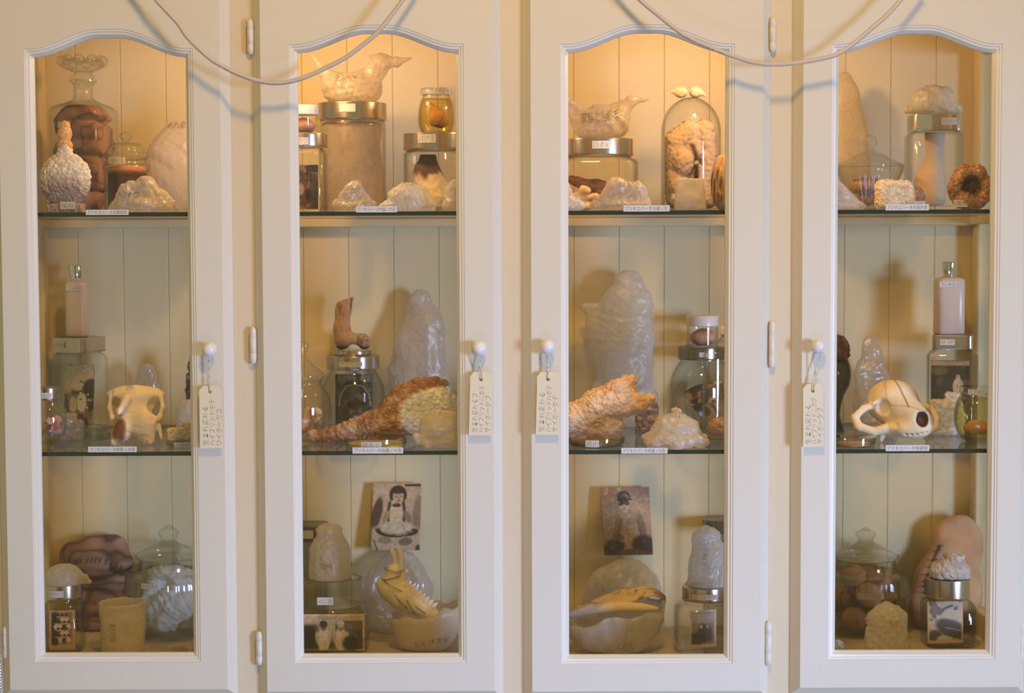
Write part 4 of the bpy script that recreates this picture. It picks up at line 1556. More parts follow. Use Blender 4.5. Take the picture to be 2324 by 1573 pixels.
g = blob([('c', -20, 0, 66, 12, 0, 0, 36, 22), ('c', 0, 0, 36, 22, 46, 0, 8, 9), ('e', 0, 0, 10, 60, 30, 14), ('c', -40, 0, 30, 24, -10, 0, 44, 20)], 10, 2.4, 7, 28, 121)
single('crumpled_bag', 'white sloping crumpled bag in front of the ribbed glass bowl', 'bag', g, 'bagwhite', 1904, 475, 0.095, Z_TOP)
g, b, v = crystal_cluster([('b', -14, 0, 34, 40, 26, 33, 14), ('e', 30, 0, 26, 26, 24, 28)], 8, 2.4, 31, 8, 5)
g.paint(lambda q: mixc(mixc(np.tile((222, 192, 148), (len(q), 1)), np.tile((244, 228, 198), (len(q), 1)), v), np.tile((158, 122, 92), (len(q), 1)), (q[:, 0] - 24) / 8))
t, o = single('crystal_block', 'white sugary crystal block below the steel-lidded limb jar', 'crystal', g, 'vcrystal', 2042, 474, 0.12, Z_TOP)
g = box(-20, 20, -0.8, 0, -6, 6)
g.move(t.x(2073), -31, t.h(463))
lb = t.part('paper_label', g, 'oldpaper', smooth=False)
tg = text_geo('カルシウム', 34, 8)
tg.v = np.stack([tg.v[:, 0] + t.x(2073), np.full(len(tg.v), -32.1), tg.v[:, 1] + t.h(463)], 1)
t.part('lettering', tg, 'ink', parent=lb, smooth=False, recalc=False)

t = Thing('specimen_jar', 'tall square jar with polished lid under a limp flesh bag', 'jar', 2118, 474, 0.285, Z_TOP)
H = t.h
t.part('body', sqshell([(0, 52, 48, 6), (3, 58, 52, 6), (10, 60, 54, 6), (H(312), 60, 54, 6), (H(305), 57, 50, 5), (H(301), 50, 46, 4)], 5), 'jar', auto=50)
lid(t, 55, 263, 301, 'chrome', 9, 48)
t.note(2141, 280, 36, 16, 'ちみもう', y=48.5, m='oldpaper')
jt = top_of(t, 263)
j4 = t
d = Thing('preserved_limb', 'tan waisted limb inside the tall square jar', 'specimen', 2112, 466, 0.285, Z_TOP + 0.0105)
g = blob([('c', -6, 0, 22, 40, -2, 0, 60, 32), ('c', -2, 0, 60, 30, 8, 0, 112, 18), ('c', 8, 0, 112, 17, 8, 0, H(318) - 4, 23)], 10, 2.6, 1.5, 30, 8, kind='soft')
g.v[:, 1] *= 0.8
g.v[:, 2] = np.minimum(g.v[:, 2], H(309) - 6)
g.paint(lambda q: mixc(np.tile((224, 184, 144), (len(q), 1)), np.tile((208, 194, 174), (len(q), 1)), (q[:, 0] + 10) / 24))
d.part('skin', g, 'vmatte')
g = blob([('e', 0, 0, 34, 46, 42, 32), ('c', -30, 0, 22, 22, -56, -4, 12, 10), ('c', 34, 0, 22, 22, 58, -4, 10, 8), ('e', 10, 0, 44, 34, 30, 22)], 10, 2.6, 7, 32, 131)
single('flesh_bag', 'limp tan waxed bag draped over the tall square jar', 'bag', g, 'waxy', 2117, 263, j4.Y, jt)
pr = []
rs = random.Random(9)
for i in range(16):
    a = 2 * math.pi * i / 16
    pr.append(('e', 36 * math.cos(a) + rs.uniform(-4, 4), rs.uniform(-6, 6), 52 + 38 * math.sin(a), 15, 18, 15))
pr += [('e', 0, 12, 50, 36, 14, 40), ('e', -10, -12, 26, 18, 12, 18)]
g = blob(pr, 6, 2.4, 5, 9, 19, kind='cells')
g.paint(lambda q: mixc(mixc(np.tile((150, 104, 66), (len(q), 1)), np.tile((198, 152, 104), (len(q), 1)), cells(q, 9, 19)[1]), np.tile((66, 40, 28), (len(q), 1)), (26 - np.hypot(q[:, 0], (q[:, 2] - 54))) / 12))
t, o = single('brown_geode', 'rough brown geode with a dark hollow, by the side pane', 'geode', g, 'vcrystal', 2202, 474, 0.15, Z_TOP)
g = box(-16, 16, -0.8, 0, -8, 8)
g.move(t.x(2175), -20, t.h(462))
lb = t.part('paper_label', g, 'card', smooth=False)
tg = text_geo('1保存', 26, 11)
tg.v = np.stack([tg.v[:, 0] + t.x(2175), np.full(len(tg.v), -21.1), tg.v[:, 1] + t.h(462)], 1)
t.part('lettering', tg, 'ink', parent=lb, smooth=False, recalc=False)

# ================================================================== middle level, first door
t = Thing('specimen_jar', 'square glass jar with a square steel lid below the lotion bottle, leftmost door', 'jar', 183, 978, z=Z_MID, rot=-25, front=56)
H = t.h
t.part('body', sqshell([(0, 45, 45, 7), (3, 49, 49, 7), (8, 50, 50, 7), (H(812), 50, 50, 7), (H(804), 46, 46, 6), (H(800), 42, 42, 4), (H(797), 42, 42, 3)], 3), 'jar', auto=50)
lid(t, 45.5, 763, 797, 'steel', 9, bevel=2.5)
t.note(164, 780, 30, 14, 'はのね', y=46, m='oldpaper')
jt = top_of(t, 763)
ja = t
pc = Pic(72, 140, (196, 172, 132)).rect(0, .45, 1, 1, (120, 96, 66), .25).mottle((50, 36, 26), .18, .5, .62, .9, 4)
pc.rect(0, 0, 1, .42, (206, 184, 146), .08)
pc.ell(.9, .40, .26, .16, (52, 40, 32), .2).ell(.60, .62, .16, .16, (214, 196, 160), .3).ell(.30, .66, .14, .13, (196, 172, 134), .3)
for k in range(16):
    pc.ell(.45 + .42 * random.Random(k).random(), .26 + .5 * random.Random(k + 40).random(), .035, .016, (40, 32, 26) if k % 2 else (222, 206, 174), .3)
pc.grain(.2, .03, 3)
single('photograph', 'sepia outdoor photograph standing in the square jar, leftmost door', 'photo', pc.geo(1, 2, 14), 'vprint', 178, 966, ja.Y - 0.014, Z_MID + 0.0066, rot=-12)
t = Thing('lotion_bottle', 'slim pink lotion bottle with silver cap, on the jar in the leftmost door', 'bottle', 176, 764, ja.Y, jt)
H = t.h


def lotion(t, hw, rows, cap_r, cap_rows, e, lab):
    H = t.h
    top, bot = rows
    g = loft([(0, hw - 3, hw - 3, e), (1, hw - 1, hw - 1, e), (4, hw, hw, e), (H(top) - 10, hw, hw, e), (H(top) - 4, hw - 2, hw - 2, e), (H(top) - 1, hw - 7, hw - 7, 3), (H(top), hw - 11, hw - 11, 2), (H(top) + 2, cap_r * .75, cap_r * .75, 2)], 48)
    zz = g.v[:, 2] / H(top)
    n = fbm(g.v, 30, 3) * .35
    g.paint(lambda q: mixc(np.tile((234, 220, 206), (len(q), 1)), np.tile((228, 200, 190), (len(q), 1)), np.sin(zz * 16 + n * 14) * .5 + .5 - (zz > .75) * .4))
    t.part('body', g, M['lotion'])
    c0, c1 = H(cap_rows[1]), H(cap_rows[0])
    t.part('cap', lathe([(cap_r * .78, c0), (cap_r * .78, c0 + 2), (cap_r * .82, c0 + 3), (cap_r, c1 - 2), (cap_r * .97, c1), (cap_r * .8, c1), (cap_r * .78, c1 - 2), (.1, c1 - 2)], 40), 'chrome', auto=40)
    t.note(*lab, y=hw)


M['lotion'] = vmat('lotion', 0.25, 0.5, None, 0.25)
lotion(t, 24.5, (637, 764), 18, (602, 633), 3.2, (176, 653, 38, 13, 'こころの乳'))

t = Thing('globe_jar', 'round jar with small steel cap holding a dried flower, beside the square jar', 'jar', 110, 1006, z=Z_MID, front=41)
H = t.h
t.part('body', shell(curve_prof([(22, 0), (30, 3), (39, H(980)), (42, H(955)), (39, H(930)), (30, H(914)), (25, H(908)), (25, H(905))], 4), 2.2, 48), 'jar')
lid(t, 26.5, 878, 906, 'steel')
t.note(107, 895, 38, 13, 'ロの粘膜', R_=27.2)
d = Thing('dried_flower', 'pale pink dried flower lying in the round steel-capped jar', 'flower', 118, 1000, t.Y, Z_MID + 0.0065)
rs = random.Random(3)
for k in range(9):
    a = k * 2.4
    g = blob([('e', 0, 0, 0, 13, 3.4, 9)], 2, 1.8, 2, 8, k, kind='soft', floor=False)
    g.rot('X', rs.uniform(-40, 40)).rot('Z', math.degrees(a)).move(9 * math.cos(a) + 2, 9 * math.sin(a), 16 + 3.2 * k)
    g.paint(lambda q: mixc(np.tile((206, 168, 146), (len(q), 1)), np.tile((168, 112, 104), (len(q), 1)), fbm(q, 9, k)))
    d.part('petal', g, 'vmatte')
d.part('stem', tube([(0, 0, 4), (3, 0, 18), (4, 0, 36)], 2.0, 8), 'string')


def quartz(name, label, cat, cx, row, front, prims, seed, ca, cb, size=9, amp=4.5, z=None, Y=None, dark=None):
    g, b, v = crystal_cluster(prims, 4, 2.4, seed, size, amp)
    g.paint(lambda q: mixc(np.tile(ca, (len(q), 1)), np.tile(cb, (len(q), 1)), v))
    return single(name, label, cat, g, 'vcrystal', cx, row, Y, Z_MID if z is None else z, front=front)


def shard(name, label, cat, cx, row, front, prims, seed, mtl, z=None, amp=5, scale=22):
    """an angular broken lump"""
    g = blob(prims, 3, 2.4, amp, scale, seed, smooth=0)
    return single(name, label, cat, g, mtl, cx, row, None, Z_MID if z is None else z, front=front)


M['smoky'] = film_mat('grey_quartz', (0.60, 0.57, 0.50, 1), 0.45, 0.12, 0.5, (90, 0.2), 0.2, 1.6)
M['green'] = film_mat('green_quartz', (0.42, 0.47, 0.36, 1), 0.45, 0.12, 0.5, (90, 0.2), 0.2, 1.6)
shard('grey_quartz', 'cloudy grey quartz lump between the round jar and the skull', 'quartz', 162, 1000, 24, [('b', 0, 0, 22, 27, 18, 22, 4, 14), ('b', -6, 0, 44, 16, 13, 15, 3, 30)], 5, 'smoky')
shard('green_quartz', 'greenish quartz lump beside the snouted skull', 'quartz', 222, 1001, 16, [('b', 0, 0, 16, 19, 12, 17, 3, 25), ('b', 10, 4, 10, 16, 12, 10, 3, -20)], 8, 'green')
g = blob([('e', 0, 0, 60, 28, 20, 92), ('c', -8, 0, 10, 30, 6, 0, 90, 16)], 8, 2.8, 8, 34, 141)
single('clear_bag', 'faint clear bag standing behind the snouted skull', 'bag', g, 'bagclear', 336, 975, None, Z_MID, front=22)
quartz('amethyst_cluster', 'tall dark amethyst cluster at the edge of the leftmost door', 'crystal', 446, 980, 24, [('c', 0, 0, 20, 24, 0, 0, 120, 22), ('e', -3, 0, 150, 15, 15, 22)], 15, (74, 58, 64), (150, 132, 132), 12, 7)
g = blob([('e', 0, 0, 34, 34, 30, 48)], 5, 2.6, 6, 28, 151)
single('waxed_dome', 'small waxed paper dome before the amethyst cluster', 'wrapping', g, 'wax', 432, 990, None, Z_MID, front=30)
pt, hh = petri(414, 1017, 37, 996, 'small petri dish carrying a white crystal, leftmost door', None, None, ('結晶化', 420, 36, 11))
quartz('white_crystal', 'white broken crystal resting on the small petri dish', 'crystal', 410, 990, 0, [('b', -8, 0, 14, 22, 15, 14, 3, 12), ('b', 14, 2, 20, 9, 9, 20, 2, -8)], 18, (236, 220, 186), (206, 182, 140), 7, 3.5, pt.p.z + (hh + .8) * pt.s, pt.Y)

# skull with a beaked snout
t = Thing('animal_skull', 'bleached animal skull with beaked nasal bones and an open snout, leftmost door', 'skull', 308, 1012, z=Z_MID, front=52)
t.h = lambda row: (1010 - row)


def skull_a(Q):
    f = ell(Q, (-2, 26, 100), (58, 44, 30))
    f = smin(f, ell(Q, (0, 8, 112), (66, 26, 18)), 12)
    f = smin(f, cap(Q, (2, 10, 88), (-22, -34, 30), 36, 22), 12)
    f = smin(f, cap(Q, (-24, -34, 34), (-36, -48, 10), 17, 11), 8)
    f = smin(f, ell(Q, (24, -14, 44), (28, 26, 42)), 10)
    f = smin(f, cap(Q, (30, -18, 30), (36, -24, 6), 14, 11), 7)
    f = smin(f, cap(Q, (-6, -8, 98), (-26, -46, 78), 15, 9), 6)
    for s_ in (1, -1):
        f = smax(f, -ell(Q, ((48 if s_ > 0 else -44), -12, 86), (17, 24, 19)), 5)
        f = smin(f, chain(Q, [(44 * s_, 8, 116, 7), ((60 if s_ > 0 else 52) * s_, -6, 108, 6), ((66 if s_ > 0 else 55) * s_, -14, 84, 5), ((58 if s_ > 0 else 48) * s_, -18, 60, 6), (34 * s_, -16, 44, 8)], 3), 4)
    f = smax(f, -cap(Q, (-22, -70, 62), (-32, -72, 14), 15, 8), 4)
    f = smin(f, cap(Q, (-12, -30, 104), (-26, -58, 74), 11, 5), 4)
    f = smax(f, -cap(Q, (6, -60, 40), (12, -60, 8), 4, 6), 4)
    for p in ((-36, -16, 128), (34, -16, 128), (26, -46, 50)):
        f = smax(f, -ell(Q, p, (3.6, 9, 3.6)), 1)
    f = smin(f, cap(Q, (54, -10, 44), (62, -14, 12), 6, 3.2), 4)
    return np.maximum(f, -Q[2])


def bone_col(v, seed=0, a=(248, 230, 196), b=(226, 198, 152)):
    c = mixc(np.tile(a, (len(v), 1)), np.tile(b, (len(v), 1)), (fbm(v, 40, seed) - .35) * 2)
    return mixc(c, np.tile((130, 88, 52), (len(v), 1)), ridge(v, 60, seed + 3) ** 40 * 0.45)


g = solid(skull_a, (-82, -78, 0), (82, 74, 132), 2.2, 1)
g.push((fbm(g.v, 16, 4) - .5) * 3 - ridge(g.v, 30, 9) ** 10 * 1.2)
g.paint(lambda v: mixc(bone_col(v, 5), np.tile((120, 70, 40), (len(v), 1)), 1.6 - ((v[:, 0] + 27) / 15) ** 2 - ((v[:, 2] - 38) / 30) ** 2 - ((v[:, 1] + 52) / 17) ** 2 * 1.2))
t.part('cranium', g, 'vbone')
for k in range(5):
    t.part('tooth', lathe(curve_prof([(3.2, 0), (3, 5), (2, 10), (.2, 13)], 3), 10).rot('X', 180).move(-44 + 5 * k if k < 3 else 26 + 8 * (k - 3), -50 + 2 * k if k < 3 else -34, 13.2).paint(lambda q: np.tile((226, 200, 152), (len(q), 1))), 'vbone')
t.note(300, 879, 16, 7, '', y=18, name='paper_label')

# ================================================================== middle level, second door
t = Thing('apothecary_jar', 'bulbous glass jar with tall pointed stopper holding shells, at the door edge', 'jar', 690, 1003, z=Z_MID, front=62)
H = t.h
t.part('body', shell(curve_prof([(34, 0), (44, 3), (60, H(955)), (63, H(930)), (58, H(898)), (44, H(876)), (40, H(868)), (44, H(861))], 5), 3, 56), 'jar')
lo_ = t.part('lid', lathe(curve_prof([(40, H(864)), (45, H(858)), (46, H(848)), (36, H(838)), (20, H(824)), (10, H(812)), (7, H(802)), (9, H(796)), (13, H(786)), (12, H(778)), (5, H(774)), (.2, H(773))], 4), 48), 'thick')
t.note(685, 888, 18, 18, '図', R_=56, name='paper_label')
d = Thing('pale_shell', 'pale broken shell inside the bulbous jar with pointed stopper', 'shell', 696, 998, t.Y, Z_MID + 0.007)
g = blob([('e', -14, -6, 22, 24, 16, 18), ('c', 8, 0, 8, 10, 24, -10, 52, 14), ('c', -6, 10, 20, 12, 4, 8, 56, 9)], 5, 2.4, 5, 20, 22)
g.paint(lambda q: mixc(np.tile((232, 206, 164), (len(q), 1)), np.tile((176, 122, 74), (len(q), 1)), ridge(q, 18, 3) ** 3))
d.part('whorl', g, 'vbone')

t = Thing('specimen_jar', 'shouldered jar with two-tier steel lid carrying the brown foot bone', 'jar', 802, 976, z=Z_MID, front=72)
H = t.h
t.part('body', shell([(64, 0), (70, 3), (72, 8)] + [(72, H(890)), (71, H(878)), (66, H(864)), (58, H(850)), (53, H(842)), (52, H(832))], 3, 64), 'jar', auto=55)
lo_ = lid(t, 61, 804, 836, 'steel', bevel=3)
lid(t, 43.5, 793, 804.4, 'steel', name='lid_boss', parent=lo_)
t.note(802, 822, 52, 11, 'アウリヤ', R_=62)
jt = top_of(t, 793)
jb = t
pc = Pic(86, 116, (70, 58, 52)).rect(.05, 0, .95, .16, (150, 134, 118), .1).rect(.2, .16, .95, .2, (24, 22, 22), .02)
pc.ell(.52, .62, .44, .42, (52, 40, 30), .06).ell(.5, .62, .40, .38, (66, 54, 38), .2).mottle((150, 132, 92), .14, .56, .7, .7, 7).mottle((30, 26, 20), .2, .5, .65, .8, 9)
pc.line([(.1, .62), (.14, .4), (.3, .24), (.52, .2), (.74, .24), (.9, .4), (.94, .62)], .012, (190, 174, 150))
single('photograph', 'dark arched photograph inside the jar under the foot bone', 'photo', pc.geo(1, 4, 6), 'vprint', 804, 966, jb.Y - 0.016, Z_MID + 0.007)

t = Thing('foot_bone', 'brown weathered foot-shaped bone standing on the two-tier lid', 'bone', 800, 794, jb.Y, jt)


def foot(Q):
    f = chain(Q, [(-12, 0, 122, 17), (-20, 0, 92, 17), (-24, 0, 54, 18), (-20, 0, 26, 21)], 6)
    f = smin(f, cap(Q, (-22, 2, 16), (-26, 2, 13), 15, 13), 6)
    f = smin(f, cap(Q, (-14, 0, 24), (22, -4, 24), 18, 12), 8)
    f = smin(f, ell(Q, (28, -4, 18), (16, 17, 18)), 6)
    f = smax(f, -cap(Q, (-6, -24, 130), (-14, -22, 40), 5, 4), 4)
    f = smax(f, -ell(Q, (2, 0, 2), (13, 40, 12)), 4)
    f = smax(f, -ell(Q, (-10, 0, 130), (11, 11, 14)), 2)
    f = smax(f, -ell(Q, (36, -18, 18), (7, 7, 6)), 3)
    return np.maximum(np.maximum(f, -Q[2]), Q[2] - 120 - .35 * Q[0])


g = solid(foot, (-48, -30, 0), (48, 30, 128), 2.0, 1)
g.push((fbm(g.v, 12, 4) - .5) * 3)
g.v[:, 2] = np.maximum(g.v[:, 2], 0)
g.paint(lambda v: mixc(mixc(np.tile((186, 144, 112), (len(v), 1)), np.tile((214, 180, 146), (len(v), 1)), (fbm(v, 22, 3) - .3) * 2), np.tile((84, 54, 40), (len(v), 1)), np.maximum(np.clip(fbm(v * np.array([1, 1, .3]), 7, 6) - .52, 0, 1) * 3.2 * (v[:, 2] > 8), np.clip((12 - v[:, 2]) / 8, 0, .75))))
t.part('bone', g, 'vbone')

g = blob([('c', 0, 0, 285, 26, 6, 0, 230, 48), ('c', 6, 0, 230, 50, -6, 0, 120, 66), ('e', 0, 0, 70, 74, 40, 90)], 12, 3.2, 10, 60, 161)
g.v[:, 1] *= 0.55
single('wrapped_figure', 'tall pale wrapped plastic shape against the boards above the geode', 'wrapping', g, 'bag', 954, 972, None, Z_MID, front=38)

# big geode with a stalk
t = Thing('crystal_geode', 'large white-hearted geode with a long brown crystal-crusted stalk', 'geode', 955, 1006, z=Z_MID, front=44)


def geode(Q):
    f = ell(Q, (6, 0, 72), (86, 44, 62))
    f = smin(f, chain(Q, [(-52, -2, 56, 34), (-108, -6, 42, 27), (-170, -10, 24, 19), (-222, -12, 13, 12), (-246, -14, 14, 13)], 8), 14)
    f = smin(f, chain(Q, [(-72, 0, 80, 20), (-44, 2, 108, 19), (-8, 4, 126, 16), (34, 6, 134, 11), (58, 6, 132, 6)], 6), 8)
    f = smax(f, -ell(Q, (30, -54, 62), (88, 24, 66)), 8)
    return np.maximum(f, -Q[2])


g = solid(geode, (-262, -50, 0), (96, 50, 156), 2.6, 1)
n0 = g.normals()
wh = np.clip(1.4 - (((g.v[:, 0] - 44) / 92) ** 2 + ((g.v[:, 2] - 62) / 62) ** 2) ** .5 * 1.3, 0, 1) * (g.v[:, 1] < 14)
wh = np.clip(wh * 6 + (fbm(g.v, 10, 5) - .5) * 1.2, 0, 1)
b, v = cells(g.v, 9, 4)
b2, v2 = cells(g.v, 16, 9)
g.push((.6 - b) * 5 * (.5 + v) + (.6 - b2) * 5 * (1 - wh) + (fbm(g.v, 40, 3) - .5) * 6)
g.v[:, 2] = np.maximum(g.v[:, 2], 0)
tip = np.clip((-232 - g.v[:, 0]) / 10, 0, 1)
brown = mixc(mixc(np.tile((164, 110, 72), (len(g.v), 1)), np.tile((216, 168, 122), (len(g.v), 1)), v), np.tile((102, 56, 28), (len(g.v), 1)), fbm(g.v, 46, 8) * 1.6 - .5)
brown = mixc(brown, np.tile((216, 186, 140), (len(g.v), 1)), np.maximum(tip * .7, (ridge(g.v, 60, 4) ** 6) * .5))
white = mixc(np.tile((250, 249, 244), (len(g.v), 1)), np.tile((232, 228, 218), (len(g.v), 1)), v)
g.c = lin(mixc(brown, white, wh))
t.part('crust', g, 'vcrystal')

pt, hh = petri(853, 1021, 71, 986, 'wide petri dish of yellow liquid before the geode stalk', 'jelly', 8, ('造血学', 848, 46, 13))
g = blob([('e', 4, 0, 40, 62, 40, 42), ('c', -36, -10, 24, 14, -58, -16, 16, 5), ('c', -58, -16, 16, 5, -64, -16, 26, 8), ('c', -40, -16, 14, 9, -34, -24, 5, 12), ('e', 20, 0, 16, 50, 36, 18)], 8, 2.6, 8, 34, 171)
t, o = single('waxed_bag', 'amber waxed bag with a tied tail in front of the white geode', 'bag', g, 'waxy', 1006, 1018, None, Z_MID, front=38)
write_on(t, g, o, 'のどぼとけ', 1018, 940, 44, 10, 'inkpale', -14)

# ================================================================== middle level, third door
g = blob([('c', 28, 0, 318, 38, 24, 0, 268, 58), ('c', 24, 0, 268, 60, 12, 0, 190, 66), ('c', 12, 0, 190, 66, 22, 0, 110, 58), ('e', 16, 0, 60, 74, 42, 80), ('c', -40, 0, 262, 16, -74, -6, 272, 8), ('c', -50, 0, 240, 18, -40, 0, 170, 22)], 10, 3.0, 11, 56, 181)
g.v[:, 1] *= 0.62
single('wrapped_column', 'tall white plastic-wrapped column behind the peach crystal', 'wrapping', g, 'bagwhite', 1400, 972, None, Z_MID, front=40)

t = Thing('peach_crystal', 'long peach-coloured crystal slab leaning behind the flat dish', 'crystal', 1376, 1000, z=Z_MID, front=36)


def peach(Q):
    f = chain(Q, [(-112, -4, 24, 24), (-70, -2, 46, 32), (-20, 0, 72, 36), (30, 0, 104, 30), (52, 0, 128, 16)], 12)
    f = smin(f, chain(Q, [(20, -6, 78, 30), (70, -8, 82, 22), (96, -8, 92, 12)], 8), 10)
    f = smin(f, ell(Q, (-20, 0, 30), (60, 28, 30)), 10)
    return np.maximum(f, -Q[2])


g = solid(peach, (-140, -42, 0), (112, 42, 148), 2.4, 1)
b, v = cells(g.v, 9, 21)
b2, v2 = cells(g.v, 22, 22)
g.push((.6 - b) * 5 * (.5 + v) + (.6 - b2) * 9)
g.v[:, 2] = np.maximum(g.v[:, 2], 0)
g.paint(lambda q: mixc(mixc(np.tile((242, 206, 164), (len(q), 1)), np.tile((248, 226, 196), (len(q), 1)), v), np.tile((226, 168, 122), (len(q), 1)), fbm(q, 40, 3) * 1.8 - .7))
t.part('crust', g, 'vcrystal')
quartz('purple_crystal', 'grey-purple crystal block leaning at the end of the peach slab', 'crystal', 1468, 982, 22, [('b', 0, 0, 34, 24, 18, 34, 5, 12), ('e', 8, 0, 20, 26, 18, 20)], 33, (122, 104, 108), (210, 190, 178), 10, 5)
quartz('white_crystal', 'white fluffy crystal crumbs behind the waxed dome, third door', 'crystal', 1520, 984, 18, [('e', -14, 0, 22, 20, 16, 22), ('e', 14, 0, 34, 16, 14, 26), ('e', 0, 0, 12, 30, 18, 14)], 36, (236, 224, 206), (206, 186, 160), 9, 5)
pt, hh = petri(1352, 1017, 66, 986, 'flat glass dish with dark rim under the peach crystal', None, None, ('田由', 1341, 30, 15))
d = Thing('grey_disc', 'grey mottled disc lying in the flat glass dish', 'specimen', 1352, 1010, pt.Y, pt.p.z + 2.6 * pt.s)
g = lathe([(58, 0), (59, 1), (58, 6), (50, 8), (.1, 8)], 48)
g.paint(lambda q: mixc(np.tile((150, 134, 116), (len(q), 1)), np.tile((78, 58, 46), (len(q), 1)), fbm(q, 16, 2) * 2 - .5))
d.part('disc', g, 'vmatte')
pr = [('e', 0, 0, 34, 56, 46, 46)]
for k in range(16):
    a = 2 * math.pi * k / 16
    pr.append(('e', 60 * math.cos(a), 48 * math.sin(a), 12 + 6 * (k % 3), 17, 14, 13))
g = blob(pr, 6, 2.5, 7, 26, 191)
g.v[:, 2] *= .98
t, o = single('waxed_dome', 'waxed paper dome in a crumpled ruff on the middle shelf', 'wrapping', g, 'waxy', 1534, 1022, None, Z_MID, front=60)
write_on(t, g, o, 'はなの', 1530, 942, 26, 8, 'inkbrown')

t = Thing('globe_jar', 'round jar with dark lid holding torn photo pieces, below the pink pot', 'jar', 1592, 974, z=Z_MID, front=72)
H = t.h
t.part('body', shell(curve_prof([(52, 0), (60, 3), (71, H(930)), (74, H(890)), (70, H(856)), (58, H(830)), (50, H(820)), (49, H(812))], 5), 3, 64), 'jar')
lid(t, 54, 786, 814, 'dark_steel')
t.note(1592, 801, 22, 10, 'め', R_=55)
jt = top_of(t, 786)
jc = t
rs = random.Random(8)
for k in range(5):
    pc = Pic(52, 46, (196, 160, 120), 26).mottle((60, 44, 36), .5, .45, .55, 1, k).ell(.5, .5, .25, .25, (80, 60, 50), .4)
    g = pc.geo(1, 5, 4)
    g.move(0, 0, -23).rot('Y', rs.uniform(-50, 50)).rot('X', rs.uniform(-30, 30)).rot('Z', rs.uniform(-40, 40)).move(rs.uniform(-24, 24), rs.uniform(-24, 24), 38 + 11 * k)
    lab = ['torn sepia photo piece at the bottom of the round dark-lidded jar', 'torn sepia photo piece, second from the bottom in the round dark-lidded jar', 'torn sepia photo piece, third from the bottom in the round dark-lidded jar', 'torn sepia photo piece, second from the top in the round dark-lidded jar', 'torn sepia photo piece topmost in the round dark-lidded jar'][k]
    single('photo_scrap', lab, 'photo', g, 'vprint', 1590, 972, jc.Y, Z_MID, 'torn photo pieces in the round jar')
t = Thing('cream_pot', 'pink cream pot with white cap on the round dark-lidded jar', 'pot', 1594, 787, jc.Y, jt)
H = t.h
t.part('body', shell([(35, 0), (36, 2), (36, H(742))], 3, 48), 'jar', auto=50)
t.part('cap', lathe([(35, H(740)), (36.5, H(739)), (36.5, H(718)), (35, H(716)), (32, H(715)), (.1, H(715))], 48), 'plastic', auto=40)
g = blob([('e', 2, 0, 22, 30, 30, 19)], 3, 2.6, 3, 20, 3, kind='soft')
g.v[:, 2] = np.maximum(g.v[:, 2], 5)
g.paint(lambda q: mixc(np.tile((202, 142, 116), (len(q), 1)), np.tile((222, 170, 142), (len(q), 1)), fbm(q, 16) * 2 - .6))
t.part('contents', g, 'vmatte')

t = Thing('bell_bottle', 'clear rounded bottle with white stopper beside the frame, third door', 'bottle', 1652, 1004, z=Z_MID, front=58)
H = t.h
t.part('body', shell([(50, 0), (56, 3), (58, 10), (58, H(820))] + curve_prof([(58, H(815)), (54, H(798)), (40, H(780)), (22, H(768)), (17, H(762)), (17, H(758))], 4), 3, 56), 'jar')
t.part('stopper', lathe([(14, H(764)), (17, H(758)), (21, H(757)), (21, H(742)), (19, H(739)), (.1, H(739))], 36), 'plastic', auto=40)
quartz('pink_coral', 'pinkish coral lump inside the clear white-stoppered bottle', 'coral', 1648, 994, 0, [('e', -12, 0, 20, 32, 26, 22), ('e', 16, -4, 30, 20, 20, 26)], 41, (226, 188, 160), (170, 120, 100), 7, 4, Z_MID + 0.0066, t.Y)

# ================================================================== middle level, fourth door
t = Thing('tulip_vase', 'dark smoky glass vessel with a brown dried cap, at the door edge', 'vase', 1884, 984, z=Z_MID, front=44)
M['smokyglass'] = glass_mat('smoky_glass', (0.62, 0.55, 0.48), (0.16, 0.12, 0.10), power=1.6)
g = shell(curve_prof([(30, 0), (32, 3), (22, 40), (30, 80), (44, 110), (46, 140), (40, 165)], 5), 3, 48)
t.part('body', g, 'smokyglass')
g = blob([('e', 0, 0, 188, 44, 40, 36), ('c', 0, 0, 170, 34, 0, 0, 160, 36)], 6, 2.6, 7, 22, 27)
g.v[:, 2] = np.maximum(g.v[:, 2], 158)
g.paint(lambda q: mixc(np.tile((176, 124, 76), (len(q), 1)), np.tile((96, 60, 38), (len(q), 1)), ridge(q * np.array([1, 1, .3]), 16, 2) ** 2))
t.part('cap', g, 'vmatte')
g = blob([('c', 0, 0, 188, 18, 0, 0, 120, 36), ('c', 0, 0, 120, 36, 10, 0, 20, 48)], 10, 2.8, 8, 36, 201)
g.v[:, 1] *= .7
single('clear_bag', 'pale pointed clear bag against the boards above the broad skull', 'bag', g, 'bagclear', 1976, 972, None, Z_MID, front=38)
pt, hh = petri(1938, 1017, 50, 984, 'clear petri dish holding a thin sandy layer, before the broad skull', None, None)
d = Thing('sand_layer', 'thin sandy layer spread inside the clear petri dish', 'sand', 1938, 1010, pt.Y, pt.p.z + 2.4 * pt.s)
d.e['kind'] = 'stuff'
g = lathe([(42, 0), (43, 1), (42, 4), (30, 6), (.1, 6)], 40)
g.push((fbm(g.v, 12, 4) - .5) * 2)
g.v[:, 2] = np.maximum(g.v[:, 2], 0)
d.part('grains', g.paint(lambda q: mixc(np.tile((206, 176, 140), (len(q), 1)), np.tile((160, 124, 90), (len(q), 1)), fbm(q, 9, 2))), 'vmatte')

